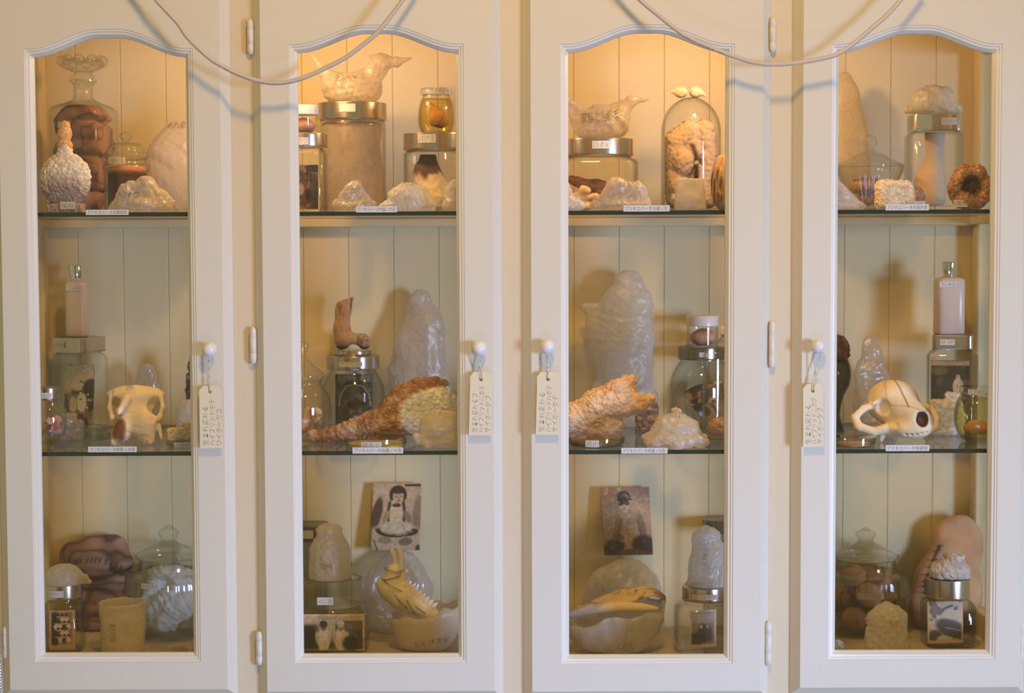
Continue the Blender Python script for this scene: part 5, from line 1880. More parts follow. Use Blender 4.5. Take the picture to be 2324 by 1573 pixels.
t = Thing('specimen_jar', 'square jar with dark photo and square steel lid, fourth door', 'jar', 2160, 978, z=Z_MID, rot=-14, front=62)
H = t.h
t.part('body', sqshell([(0, 50, 50, 6), (3, 55, 55, 6), (8, 57, 57, 6), (H(804), 57, 57, 6), (H(797), 52, 52, 5), (H(793), 46, 46, 4), (H(790), 45, 45, 3)], 3.4), 'jar', auto=50)
lid(t, 46, 757, 790, 'steel', 9, bevel=2.5)
t.note(2149, 773, 32, 13, 'ゆび', y=46.5)
jt = top_of(t, 757)
jd = t
pc = Pic(86, 100, (46, 34, 28)).mottle((92, 74, 58), .2, .55, .7, .8, 4).rect(0, 0, 1, .12, (186, 150, 116), .03).ell(.7, .38, .06, .06, (196, 164, 128), .3).ell(.7, .6, .14, .2, (206, 176, 140), .2).ell(.2, .25, .18, .1, (104, 86, 66), .5)
pc.grain(.2, .04, 2)
single('photograph', 'dark photograph of a small pale figure in the square jar, fourth door', 'photo', pc.geo(1, 2, 12), 'vprint', 2156, 968, jd.Y - 0.016, Z_MID + 0.047, rot=-10)
t = Thing('lotion_bottle', 'broad pale pink lotion bottle with silver cap, fourth door', 'bottle', 2153, 758, jd.Y, jt)
lotion(t, 32, (629, 758), 17, (594, 626), 4.5, (2143, 645, 38, 13, 'せいのか'))

quartz('white_quartz', 'white translucent quartz lump between the broad skull and the yellow jar', 'quartz', 2148, 990, 26, [('b', 0, 0, 40, 34, 22, 40, 6, 10), ('b', 14, 0, 70, 16, 15, 26, 4, -14), ('e', -14, 0, 22, 30, 22, 24)], 46, (206, 196, 182), (232, 224, 212), 12, 6)
t = Thing('globe_jar', 'squat round jar of yellow liquid beside the side pane', 'jar', 2220, 1008, z=Z_MID, front=55)
H = t.h
vp = curve_prof([(30, 0), (40, 3), (54, H(965)), (56, H(942)), (52, H(915)), (43, H(898)), (40, H(893))], 5)
t.part('body', shell(vp, 2.6, 56), 'jar')
t.part('lid', lathe([(40, H(893)), (43, H(891)), (43, H(879)), (41, H(876)), (.1, H(876))], 48), 'thick', auto=40)
t.part('liquid', lathe([(max(r - 3.4, .1), max(z, 5.4)) for r, z in vp if z < H(902)], 48), glass_mat('pale_yellow_liquid', (0.90, 0.84, 0.48), (0.62, 0.50, 0.14), refl=0.6, power=1.6), auto=60)
t.note(2205, 886, 34, 12, 'たまひり', R_=44)
d = Thing('orange_specimen', 'orange segment lying at the bottom of the squat yellow jar', 'specimen', 2222, 1000, t.Y, Z_MID + 0.0062)
g = blob([('e', 0, 0, 24, 36, 30, 16), ('e', -14, -8, 30, 18, 16, 12)], 5, 2.4, 3, 18, 5, kind='soft')
g.v[:, 2] = np.maximum(g.v[:, 2], 9)
d.part('flesh', g.paint(lambda q: mixc(np.tile((240, 186, 92), (len(q), 1)), np.tile((222, 152, 62), (len(q), 1)), fbm(q, 20, 3) * 2 - .6)), 'vmatte')

t = Thing('animal_skull', 'broad bleached skull with heart-shaped nose opening and wide cheekbones', 'skull', 2030, 1010, z=Z_MID, front=60)


def skull_b(Q):
    f = ell(Q, (2, 34, 88), (60, 56, 52))
    f = smin(f, cap(Q, (6, 10, 86), (40, -36, 56), 42, 33), 14)
    f = smin(f, ell(Q, (34, -40, 36), (44, 30, 24)), 10)
    f = smin(f, ell(Q, (20, -6, 28), (46, 36, 22)), 10)
    for ch in ([(-26, 16, 92, 8), (-70, 8, 76, 8), (-92, -4, 56, 9), (-84, -14, 36, 10), (-50, -16, 26, 10), (-20, -22, 34, 11)],
               [(46, 20, 92, 8), (84, 14, 76, 7), (96, 2, 54, 8), (92, -10, 34, 8), (74, -18, 26, 9)]):
        f = smin(f, chain(Q, ch, 3), 5)
    f = smax(f, -ell(Q, (-34, -22, 78), (19, 22, 23)), 5)
    f = smax(f, -ell(Q, (72, -20, 74), (13, 22, 20)), 5)
    f = smax(f, -ell(Q, (-60, 6, 52), (18, 30, 14)), 4)
    f = smin(f, cap(Q, (-30, 4, 100), (-52, -8, 88), 6, 4), 4)
    f = smax(f, -ell(Q, (50, -72, 58), (16, 26, 18)), 3)
    f = smax(f, -ell(Q, (42, -68, 70), (6, 16, 7)), 2)
    f = smax(f, -ell(Q, (58, -68, 70), (6, 16, 7)), 2)
    for k in range(6):
        f = smax(f, -cap(Q, (14 + 11 * k, -70 + abs(k - 3) * 3, 22), (14 + 11 * k, -62 + abs(k - 3) * 3, 30), 3.6, 2.4), 1.5)
    f = smax(f, -ell(Q, (-6, -46, 44), (5, 9, 7)), 2)
    f = smax(f, -(Q[2] * -1 + 0) - 999, 1)
    f = smin(f, cap(Q, (-26, 0, 30), (-32, -4, 6), 12, 6), 6)
    f = smin(f, cap(Q, (64, 0, 30), (74, -2, 6), 12, 6), 6)
    f = smin(f, cap(Q, (0, 60, 40), (0, 66, 6), 20, 12), 6)
    f = smax(f, -ell(Q, (22, -10, -6), (40, 60, 22)), 4)
    return np.maximum(f, -Q[2])


g = solid(skull_b, (-106, -76, 0), (108, 94, 142), 2.3, 1)
g.push((fbm(g.v, 18, 4) - .5) * 2)
g.v[:, 2] = np.maximum(g.v[:, 2], 0)


def skb_col(v):
    c = bone_col(v, 15, (246, 228, 194), (222, 196, 152))
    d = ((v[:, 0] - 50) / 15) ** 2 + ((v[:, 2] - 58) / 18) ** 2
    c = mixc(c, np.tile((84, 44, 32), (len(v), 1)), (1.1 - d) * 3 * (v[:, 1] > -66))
    return mixc(c, np.tile((96, 66, 44), (len(v), 1)), np.exp(-((v[:, 0] - 6 - (132 - v[:, 2]) * .32) / 1.6) ** 2) * (v[:, 2] > 84) * (v[:, 1] < 40) * .8)


t.part('cranium', g.paint(skb_col), 'vbone')

# ================================================================== lower level, first door
t = Thing('stitched_cloth_foot', 'dark brown stitched cloth form, curled over at the top', 'specimen', 222, 1436, z=Z_FLOOR, front=34)


def curl(Q):
    q = [Q[0], Q[1] * 1.25, Q[2]]
    f = chain(q, [(-62, 0, 150, 24), (-52, 0, 178, 30), (-14, 2, 186, 34), (36, 2, 186, 36), (58, 0, 160, 26)], 5)
    f = smin(f, chain(q, [(-44, -14, 140, 18), (-20, -20, 160, 18), (20, -20, 156, 16)], 3), 2)
    for z0, r, a, b in ((112, 24, -36, 62), (80, 23, -32, 58), (50, 22, -34, 56), (22, 20, -30, 54)):
        f = smin(f, cap(q, (a, -4, z0), (b, -2, z0 - 4), r, r * .92), 2.5)
    f = smin(f, cap(q, (-4, -10, 134), (40, -10, 122), 18, 16), 3)
    return np.maximum(f, -Q[2])


g = solid(curl, (-92, -36, 0), (92, 34, 226), 2.6, 1)
g.push((fbm(g.v, 18, 2) - .5) * 3)
g.v[:, 2] = np.maximum(g.v[:, 2], 0)
g.paint(lambda v: flesh(v, (164, 126, 110), (70, 48, 48), (194, 156, 134), 34, 13))
body = t.part('cloth', g, 'vcloth')
for k in range(15):
    a = k / 14
    pts = np.array(curve3([np.array(p, float) for p in ((-66, 0, 136), (-50, 0, 160), (-14, 0, 168), (24, 0, 166), (60, 0, 150))], 8))
    p = pts[int(a * (len(pts) - 1))]
    m = np.hypot(g.v[:, 0] - p[0], g.v[:, 2] - p[2]) < 6
    y = g.v[m, 1].min() if m.any() else -30
    t.part('stitch', tube([(p[0] - 3, y - .3, p[2] - 6), (p[0], y - 1.2, p[2]), (p[0] + 3, y - .3, p[2] + 6)], 1.1, 6), 'inkbrown')

t = Thing('apothecary_jar', 'large ribbed glass jar of white fluff with a ball-knobbed lid', 'jar', 386, 1455, z=Z_FLOOR, front=90)
H = t.h


def apothecary(t, rows, k=1.0):
    """ribbed bellied jar; rows: base, belly, shoulder, rim, lid top, knob top"""
    H = t.h
    base, belly, shoulder, rim, dome, knob = rows
    body = curve_prof([(56 * k, 0), (60 * k, 4), (66 * k, H(base) + 14), (90 * k, H(belly) - (H(belly)) * .45), (100 * k, H(belly)), (97 * k, H(shoulder) - 8), (84 * k, H(shoulder)), (71 * k, H(shoulder) + 6), (69 * k, H(rim) - 4), (72 * k, H(rim))], 6)
    t.part('body', shell(body, 3.5, 120, (30, 1.8, 12, H(shoulder) + 4)), 'thick')
    r0 = H(rim)
    lo_ = t.part('lid', lathe(curve_prof([(68 * k, r0), (75 * k, r0 + 3), (75 * k, r0 + 9), (66 * k, r0 + 14), (46 * k, r0 + 24), (26 * k, H(dome) - 4), (20 * k, H(dome)), (16 * k, H(dome) + 4)], 5), 72), 'thick')
    d0, kn = H(dome) + 2, H(knob)
    t.part('knob', lathe(curve_prof([(16 * k, d0), (17 * k, d0 + 4), (23 * k, d0 + (kn - d0) * .45), (23 * k, d0 + (kn - d0) * .62), (12 * k, kn - 7), (8 * k, kn - 3), (.2, kn)], 5), 36), 'thick', parent=lo_)


apothecary(t, (1455, 1345, 1296, 1262, 1226, 1186))
t.note(361, 1311, 42, 12, 'けむりの毛', R_=101, tilt=-3)
d = Thing('white_fluff', 'loose white fluff filling the large ribbed jar', 'fluff', 384, 1448, t.Y, Z_FLOOR + 0.0055)
d.e['kind'] = 'stuff'
g = blob([('c', -44, 0, 60, 26, -26, 0, 120, 20), ('e', 10, 0, 70, 56, 46, 44), ('e', 30, 6, 120, 34, 34, 26), ('e', -10, -10, 34, 36, 34, 28), ('e', 0, 0, 140, 40, 36, 16)], 9, 2.8, 11, 22, 211)
rr = np.hypot(g.v[:, 0], g.v[:, 1])
lim = np.interp(g.v[:, 2], [0, 20, 60, 105, 150, 170], [44, 52, 74, 88, 74, 58])
g.v[:, :2] *= np.minimum(1, lim / np.maximum(rr, 1))[:, None]
d.part('fluff', g, 'fluff')

t = Thing('specimen_jar', 'small jar with steel lid holding a group photograph, leftmost door', 'jar', 147, 1486, z=Z_FLOOR, front=42)
H = t.h
t.part('body', sqshell([(0, 38, 38, 4), (3, 43, 43, 4), (8, 44, 44, 4), (H(1372), 44, 44, 4), (H(1364), 41, 41, 3), (H(1357), 36, 36, 2), (H(1352), 36, 36, 2)], 3), 'jar', auto=50)
lid(t, 42, 1321, 1353, 'steel')
t.note(140, 1338, 34, 15, 'さかなの口', R_=43)
jt = top_of(t, 1321)
je = t
pc = Pic(58, 90, (206, 172, 122), 72).rect(.08, .05, .88, .86, (150, 120, 84), .02).rect(.08, .05, .32, .86, (52, 42, 32), .1)
for j in range(4):
    for i in range(4 if j % 2 else 3):
        x, y = .30 + .16 * i - (.04 if j % 2 else -.04), .15 + .17 * j
        pc.ell(x, y + .10, .10, .085, (226, 200, 156) if (i + 2 * j) % 4 else (82, 66, 50), .2).ell(x, y, .05, .045, (206, 172, 128), .2).ell(x, y - .03, .055, .028, (38, 30, 24), .25).ell(x - .02, y + .005, .008, .006, (60, 44, 34), .4).ell(x + .02, y + .005, .008, .006, (60, 44, 34), .4).line([(x - .07, y + .14), (x + .06, y + .16)], .012, (120, 94, 68))
pc.ell(.22, .78, .12, .1, (40, 34, 24), .4).grain(.15, .03, 1)
single('photograph', 'sepia group photograph inside the small jar, leftmost door', 'photo', pc.geo(1, 1.5, 8), 'vprint', 142, 1478, je.Y - 0.020, Z_FLOOR + 0.006, rot=6)
g = blob([('e', 0, 0, 8, 45, 44, 38), ('c', 26, -14, 16, 12, 52, -18, 20, 8), ('c', 40, 0, 8, 10, 58, 0, 4, 7)], 8, 2.4, 4, 26, 221)
single('waxed_bag', 'greyish waxed dome resting on the steel lid, leftmost door', 'bag', g, 'wax', 145, 1321, je.Y, jt)

t = Thing('waxed_cup', 'yellowish crumpled waxed cup with upright brown writing', 'cup', 280, 1493, z=Z_FLOOR, front=50)
g = shell(curve_prof([(46, 0), (48, 3), (49, 40), (51, 80), (53, 112), (54, 118)], 5), 5, 64)
g.push(crumple(g.v, 26, 12) * 5)
g.v[:, 2] = np.maximum(g.v[:, 2], 0)
o = t.part('cup', g, 'waxy')
write_on(t, g, o, '胃ぶくろ酒', 268, 1425, 40, 13, 'inkbrown', 90)
rs = random.Random(6)
for nm, lab, cx, row, n in (('white_coral', 'small knobbly white coral beside the yellowish waxed cup', 398, 1492, 9), ('white_coral', 'grey white coral crumb at the corner of the leftmost door', 440, 1490, 6)):
    pr = [('e', rs.uniform(-22, 22) * n / 9, rs.uniform(-9, 9), rs.uniform(6, 22), rs.uniform(7, 11), 9, rs.uniform(6, 10)) for i in range(n)] + [('e', 0, 0, 6, 24 * n / 9, 14, 8)]
    g = blob(pr, 4, 2.1, 2.5, 7, n, kind='cells')
    g.paint(lambda q: mixc(np.tile((224, 196, 148), (len(q), 1)), np.tile((186, 160, 134), (len(q), 1)), fbm(q, 12, 3)))
    single(nm, lab, 'coral', g, 'vmatte', cx, row, None, Z_FLOOR, front=14)

# ================================================================== lower level, second door
t = Thing('specimen_jar', 'tall jar with square dark lid, behind the waxed thimble', 'jar', 702, 1440, z=Z_FLOOR, front=42)
H = t.h
t.part('body', sqshell([(0, 38, 38, 6), (3, 42, 42, 6), (8, 43, 43, 6), (H(1232), 43, 43, 6), (H(1224), 40, 40, 5), (H(1219), 38, 38, 4)], 3), 'jar', auto=50)
lid(t, 44, 1184, 1219, 'dark_steel', 8, bevel=2.5)
t.note(703, 1202, 30, 18, 'あれ 図', y=44.5)

t = Thing('specimen_jar', 'wide jar with faceted glass lid carrying the waxed thimble', 'jar', 752, 1488, z=Z_FLOOR, front=80)
H = t.h
t.part('body', sqshell([(0, 78, 72, 5), (3, 84, 78, 5), (10, 86, 80, 5), (H(1404), 86, 80, 5), (H(1396), 80, 76, 4), (H(1390), 72, 72, 2), (H(1368), 72, 72, 2)], 4), 'jar', auto=50)
z0, z1 = H(1368), H(1306)
fl = loft([(z0, 74, 74, 2), (z0 + 1, 80, 80, 2), (z1 - 14, 80, 80, 2), (z1 - 6, 77, 77, 2), (z1, 68, 68, 2), (z1 - 3, 62, 62, 2)], 8)
fl.rot('Z', 22.5)
lo_ = t.part('lid', fl, 'thick', smooth=False)
t.part('gasket', lathe([(72.6, H(1389)), (76, H(1388)), (77, H(1380)), (76, H(1372)), (72.6, H(1370))], 56, False), 'thick')
t.note(747, 1347, 36, 17, 'A22 版', y=77)
jt = top_of(t, 1306) - 2.2 * t.s
jf = t
d = Thing('dark_roll', 'dark brown rolled paper inside the wide faceted-lid jar', 'paper', 752, 1480, t.Y, Z_FLOOR + 0.0085)
g = lathe([(48, 0), (54, 2), (54, H(1400) - 16), (50, H(1396) - 14), (40, H(1396) - 14), (.1, H(1396) - 20)], 48)
d.part('roll', g.paint(lambda q: mixc(np.tile((84, 60, 46), (len(q), 1)), np.tile((120, 92, 70), (len(q), 1)), fbm(q, 30, 3))), 'vmatte')
pc = Pic(146, 84, (226, 196, 146), 96).rect(.02, .04, .97, .96, (196, 172, 132), .02).rect(.02, .62, .97, .96, (96, 82, 62), .1).rect(.55, .25, .97, .96, (84, 70, 56), .03).rect(.58, .18, .97, .42, (120, 100, 78), .03)
pc.rect(.02, .3, .26, .96, (50, 42, 34), .12)
for cx in (.36, .63):
    pc.ell(cx, .70, .10, .34, (232, 214, 176), .2).ell(cx, .36, .045, .10, (150, 116, 84), .25).ell(cx, .27, .06, .10, (216, 198, 164) if cx > .5 else (60, 50, 40), .25).ell(cx - .10, .62, .03, .16, (206, 184, 146), .3).ell(cx + .10, .62, .03, .16, (206, 184, 146), .3)
pc.ell(.78, .8, .12, .2, (46, 38, 30), .5).grain(.16, .03, 4)
single('photograph', 'sepia photograph of two children in white, in the faceted-lid jar', 'photo', pc.geo(1, 1, 2), 'vprint', 755, 1482, jf.Y - 0.0610, Z_FLOOR + 0.0085)
g = blob([('c', 0, 0, 4, 49, 0, 0, 62, 44), ('c', 0, 0, 62, 43, -2, 0, 96, 28), ('e', -2, 0, 112, 30, 28, 12)], 7, 2.5, 6, 40, 231)
t, o = single('waxed_thimble', 'amber thimble-shaped waxed wrapping on the faceted glass lid', 'wrapping', g, 'waxy', 750, 1308, jf.Y, jt)
write_on(t, g, o, '食道の奥', 746, 1276, 28, 14, M.setdefault('inkred', mat('red_brown_ink', (0.22, 0.06, 0.05, 1), 0.7)))

# child portrait leaning on the boards
pc = Pic(112, 152, (176, 150, 118), 84)
pc.ell(.5, .2, .7, .5, (190, 164, 130), .9)
pc.ell(.10, .45, .10, .24, (84, 62, 46), .25, rot=12).line([(.02, .7), (.2, .42)], .02, (92, 70, 52)).line([(1.0, .22), (.86, .5)], .02, (110, 86, 64)).ell(.96, .5, .12, .3, (150, 122, 92), .5)
pc.ell(.5, .80, .62, .2, (196, 168, 128), .3)
pc.ell(.5, .53, .24, .26, (196, 168, 126), .2).ell(.36, .46, .05, .2, (70, 52, 40), .2).ell(.64, .46, .05, .2, (70, 52, 40), .2)
pc.ell(.50, .47, .14, .24, (216, 188, 142), .2).ell(.30, .50, .06, .1, (170, 140, 106), .3, rot=25).ell(.73, .50, .06, .1, (150, 120, 90), .3, rot=-25)
pc.ell(.5, .68, .34, .12, (214, 186, 142), .2).ell(.30, .735, .22, .06, (58, 42, 34), .2, rot=14).ell(.52, .76, .2, .05, (70, 52, 42), .2).ell(.76, .735, .2, .055, (58, 42, 34), .2, rot=-8).ell(.5, .685, .33, .075, (216, 190, 148), .2).ell(.34, .745, .12, .018, (176, 146, 116), .4, rot=12).ell(.62, .765, .14, .016, (168, 138, 108), .4, rot=-4).ell(.78, .725, .08, .016, (150, 122, 96), .4).line([(.38, .6), (.34, .7)], .01, (176, 148, 112)).line([(.62, .6), (.68, .7)], .01, (176, 148, 112))
pc.ell(.28, .85, .14, .055, (156, 128, 96), .25, rot=8).ell(.70, .87, .14, .06, (132, 104, 78), .25, rot=-8)
pc.ell(.52, .15, .17, .115, (58, 44, 34), .15).ell(.40, .19, .05, .07, (58, 44, 34), .2).ell(.65, .19, .05, .07, (58, 44, 34), .2).ell(.53, .20, .115, .10, (190, 158, 120), .15).ell(.53, .115, .13, .045, (60, 46, 36), .2)
for ex in (.48, .59):
    pc.line([(ex - .025, .20), (ex + .025, .205)], .007, (70, 50, 38)).line([(ex - .03, .182), (ex + .03, .182)], .004, (110, 82, 60))
pc.ell(.54, .232, .018, .012, (150, 116, 86), .4).line([(.515, .262), (.565, .262)], .008, (110, 66, 52)).ell(.50, .33, .09, .03, (74, 56, 44), .25)
for k in range(5):
    pc.line([(.04 + .02 * k, .84 + .035 * k), (.07 + .02 * k, .88 + .035 * k)], .01, (70, 52, 40))
pc.rect(.66, .015, .98, .05, (66, 50, 38), .01).ell(.97, .97, .06, .05, (84, 64, 48), .5)
pc.grain(.14, .035, 3)
single('portrait_photograph', 'old photograph of a seated child in an apron, leaning on the boards', 'photo', pc.geo(1.2, 0, 20, 0, .03), 'vprint', 897, 1256, 0.452, P(897, 1249, 0.452).z)

# white round bag behind the jaw
g = blob([('e', 0, 0, 84, 78, 44, 104), ('e', 0, 0, 30, 70, 40, 32)], 8, 3.0, 9, 60, 241)
single('plastic_bag', 'large round white plastic bag beneath the child portrait', 'bag', g, 'bagclear', 905, 1438, None, Z_FLOOR, front=46)

# waxed bowl
def torn_bowl(t, rx, ry, hgt, rim, thick=4, n=80, seed=0, amp=5, base=.5):
    t_ = np.linspace(0, 2 * math.pi, n, endpoint=False)
    rings, V, Fc = 12, [], []
    prof = [(base * .2, 0)] + [(base + (1 - base) * math.sin(u), 1 - math.cos(u)) for u in np.linspace(.02, math.pi / 2, rings - 1)]
    for side in (0, 1):
        for k, (r, z) in enumerate(prof if side == 0 else prof[::-1]):
            top = rim(t_)
            x = rx * r * np.cos(t_) * (1 - side * thick / rx)
            y = ry * r * np.sin(t_) * (1 - side * thick / ry)
            V.append(np.stack([x, y, np.maximum(hgt * z * top, side * thick)], 1))
    for a in range(len(V) - 1):
        for i in range(n):
            j = (i + 1) % n
            Fc.append((a * n + i, a * n + j, (a + 1) * n + j, (a + 1) * n + i))
    V = np.vstack(V)
    L = len(V)
    Fc.append(tuple(range(n - 1, -1, -1)))
    Fc.append(tuple(range(L - n, L)))
    g = G(V, Fc)
    g.v += np.stack([crumple(g.v, 34, seed), crumple(g.v, 34, seed + 1), 0.6 * crumple(g.v, 34, seed + 2)], 1) * amp
    g.v[:, 2] = np.maximum(g.v[:, 2], 0)
    return g


t = Thing('waxed_bowl', 'amber waxed paper bowl with brown writing, holding the jaw bone', 'bowl', 968, 1486, z=Z_FLOOR, front=56)
g = torn_bowl(t, 82, 58, 100, lambda a: 0.92 + 0.16 * np.cos(a - .25) + 0.05 * np.sin(5 * a) + .03 * np.sin(11 * a), seed=4, base=.45)
o = t.part('bowl', g, 'waxy')
write_on(t, g, o, 'おやびオシ', 982, 1447, 82, 17, 'ink', 10)
bowl_b = t

# jaw bone, molars along the upper edge, bound with wire
t = Thing('jaw_bone', 'pale jaw bone with long incisors, bound with thin wire, in the amber bowl', 'bone', 930, 1486, bowl_b.Y, Z_FLOOR)


def jaw(Q):
    f = chain(Q, [(-34, 0, 182, 17), (-40, 0, 160, 20), (-44, 0, 142, 27), (-20, 0, 122, 28), (12, 0, 104, 22), (42, 0, 88, 18), (58, 0, 80, 12)], 6)
    f = smin(f, cap(Q, (-58, 0, 148), (-64, 0, 150), 15, 13), 6)
    f = smin(f, cap(Q, (-22, 0, 190), (-16, 0, 152), 11, 8), 5)
    f = smax(f, -ell(Q, (-36, -16, 206), (10, 10, 12)), 4)
    return f


g = solid(jaw, (-86, -34, 58), (76, 34, 206), 2.2, 1)
g.push((fbm(g.v, 24, 4) - .5) * 2)
g.paint(lambda v: bone_col(v, 25, (250, 236, 206), (232, 210, 168)))
t.part('mandible', g, 'vbone')
cream = lambda q: mixc(np.tile((252, 244, 222), (len(q), 1)), np.tile((236, 214, 172), (len(q), 1)), fbm(q, 14, 3))
for k, (a, b_, c_) in enumerate((((-20, -5, 186), (-18, -6, 216), (-26, -6, 238)), ((-28, 6, 184), (-32, 6, 210), (-42, 6, 230)))):
    t.part('incisor', tube(curve3([np.array(p, float) for p in (a, b_, c_)], 8), [8.5, 8, 7, 4.5], 12).paint(cream), 'vbone')
for k in range(8):
    u = k / 7
    x, z = -12 + 62 * u, 144 - 50 * u
    g = blob([('e', 0, 0, 0, 7.4, 13, 13), ('c', -3, -7, 5, 4.6, -1, -8, 17, 2), ('c', 3.4, 7, 5, 4.6, 4.5, 8, 17, 2), ('c', 2.6, -6, 5, 4.4, 4, -6, 14, 2)], 2.5, 1.8, 0, floor=False)
    g.rot('Y', 32).move(x, -2, z)
    t.part('molar', g.paint(cream), 'vbone')
for k, (cx, cz, rr_, an) in enumerate(((-36, 184, 22, 10), (-40, 168, 24, -14), (-20, 118, 33, 50), (2, 108, 30, 62), (24, 98, 26, 40), (-34, 150, 33, 30))):
    pts = [(rr_ * math.cos(u), (rr_ * .98) * math.sin(u), 0) for u in np.linspace(0, 2 * math.pi, 33)]
    g = tube(pts, .9, 6, False).rot('Y', an).move(cx, 0, cz)
    t.part('wire', g, 'dark_steel')

# ================================================================== lower level, third door
pc = Pic(112, 154, (150, 116, 84), 84)
pc.ell(.75, .45, .35, .3, (186, 152, 114), .8).ell(.12, .55, .25, .3, (170, 138, 104), .8)
pc.ell(.54, .62, .34, .24, (184, 152, 110), .25).ell(.5, .45, .3, .12, (172, 140, 104), .4).ell(.30, .62, .08, .2, (150, 118, 88), .3, rot=12).ell(.80, .60, .08, .2, (140, 108, 80), .3, rot=-10)
pc.ell(.48, .42, .1, .05, (190, 160, 122), .4).ell(.47, .27, .095, .105, (206, 178, 138), .2).ell(.46, .13, .13, .075, (66, 54, 46), .15).ell(.46, .17, .13, .05, (66, 54, 46), .2).rect(.33, .17, .62, .19, (44, 36, 32), .015)
pc.ell(.40, .235, .065, .038, (48, 38, 34), .2).ell(.52, .24, .055, .03, (84, 66, 54), .3).ell(.47, .30, .02, .012, (160, 128, 98), .4).line([(.43, .335), (.51, .335)], .007, (110, 80, 62))
pc.line([(.50, .40), (.52, .8)], .006, (120, 92, 70)).line([(.36, .5), (.30, .72)], .012, (120, 94, 70)).line([(.72, .5), (.78, .7)], .012, (120, 94, 70)).ell(.6, .60, .04, .02, (210, 180, 140), .3)
pc.ell(.22, .9, .24, .13, (74, 54, 44), .4).ell(.82, .86, .24, .15, (64, 46, 38), .4).ell(.5, .93, .10, .07, (176, 142, 104), .4).ell(.56, .97, .3, .06, (96, 72, 56), .4).ell(.30, .74, .12, .05, (120, 90, 70), .5)
pc.mottle((206, 176, 136), .12, .62, .75, .5, 8).grain(.18, .035, 6)
single('portrait_photograph', 'stained sepia photograph of a capped soldier leaning on the boards', 'photo', pc.geo(1.2, 0, 20, .05, -.05), 'vprint', 1427, 1264, 0.452, P(1427, 1260, 0.452).z)
g = blob([('e', 0, 0, 70, 92, 42, 96), ('e', 0, 0, 26, 84, 40, 30)], 8, 3.0, 8, 60, 251)
t, o = single('plastic_bag', 'large round white plastic bag beneath the soldier photograph', 'bag', g, 'bagwhite', 1416, 1436, None, Z_FLOOR, front=44)
write_on(t, g, o, 'ふくらはぎ', 1388, 1328, 56, 16, 'inkpale')
t = Thing('waxed_bowl', 'wide whitish waxed bag spread open like a bowl', 'bowl', 1396, 1494, z=Z_FLOOR, front=66)
bowl_c = t
g = torn_bowl(t, 114, 66, 106, lambda a: 0.86 + 0.20 * np.cos(a - .35) + 0.07 * np.sin(3 * a) + .05 * np.sin(7 * a + 1), seed=9, amp=7, base=.36, thick=2.5)
o = t.part('bowl', g, 'bagwhite')
write_on(t, g, o, 'にぶむし', 1408, 1457, 62, 18, 'ink', 4)
# curled hide resting in the bowl
nu, nv = 34, 14
V, Cc = [], []
for side in (0, 1):
    for j in range(nv):
        for i in range(nu):
            u, w = i / (nu - 1), j / (nv - 1)
            x = -88 + 206 * u
            wid = (12 + 52 * u ** .8) * (1 - .72 * max(0, (u - .74) / .26) ** 1.5)
            y = 6 + (w - .35) * wid * .8 + 10 * u
            z = 100 + 30 * u + wid * .62 * w * (1 - .25 * w) + 4 * math.sin(u * 9 + w * 4) - (16 * ((u - .86) / .14) if u > .86 else 0)
            V.append((x, y - side * -2.0, z - side * 1.2))
            Cc.append((u, w))
Fc = []
for side in (0, 1):
    for j in range(nv - 1):
        for i in range(nu - 1):
            q = [side * nu * nv + a for a in (j * nu + i, j * nu + i + 1, (j + 1) * nu + i + 1, (j + 1) * nu + i)]
            Fc.append(tuple(q if side == 0 else q[::-1]))
rim_ = [i for i in range(nu)] + [j * nu + nu - 1 for j in range(1, nv)] + [(nv - 1) * nu + i for i in range(nu - 2, -1, -1)] + [j * nu for j in range(nv - 2, 0, -1)]
Fc += [(rim_[i], rim_[i - 1], nu * nv + rim_[i - 1], nu * nv + rim_[i]) for i in range(len(rim_))]
g = G(V, Fc)
uw = np.array(Cc)
g.c = lin(mixc(mixc(np.tile((238, 214, 166), (len(uw), 1)), np.tile((216, 182, 128), (len(uw), 1)), fbm(g.v, 26, 3)), np.tile((92, 60, 34), (len(uw), 1)), np.maximum((uw[:, 0] - .86) * 5, ridge(g.v, 20, 5) ** 12 * .8)))
t2, o = single('hide_strip', 'tan curled strip of hide with ragged edge resting in the waxed bowl', 'hide', g, 'vmatte', 1396, 1494, bowl_c.Y, Z_FLOOR, recalc=False)
g = tube(curve3([np.array(p, float) for p in ((-106, -8, 86), (-60, -16, 104), (0, -16, 110), (60, -10, 106), (98, 0, 100))], 8), [10, 15, 16, 13, 5], 14)
g.v[:, 2] = (g.v[:, 2] - 96) * .8 + 96
g.paint(lambda q: mixc(np.tile((236, 210, 160), (len(q), 1)), np.tile((168, 156, 148), (len(q), 1)), (-q[:, 0] - 10) / 50 * (.6 + .8 * (np.sin(q[:, 0] * .9) > .2))))
single('rolled_hide', 'striped rolled hide lying across the mouth of the waxed bowl', 'hide', g, 'vmatte', 1396, 1494, bowl_c.Y, Z_FLOOR)

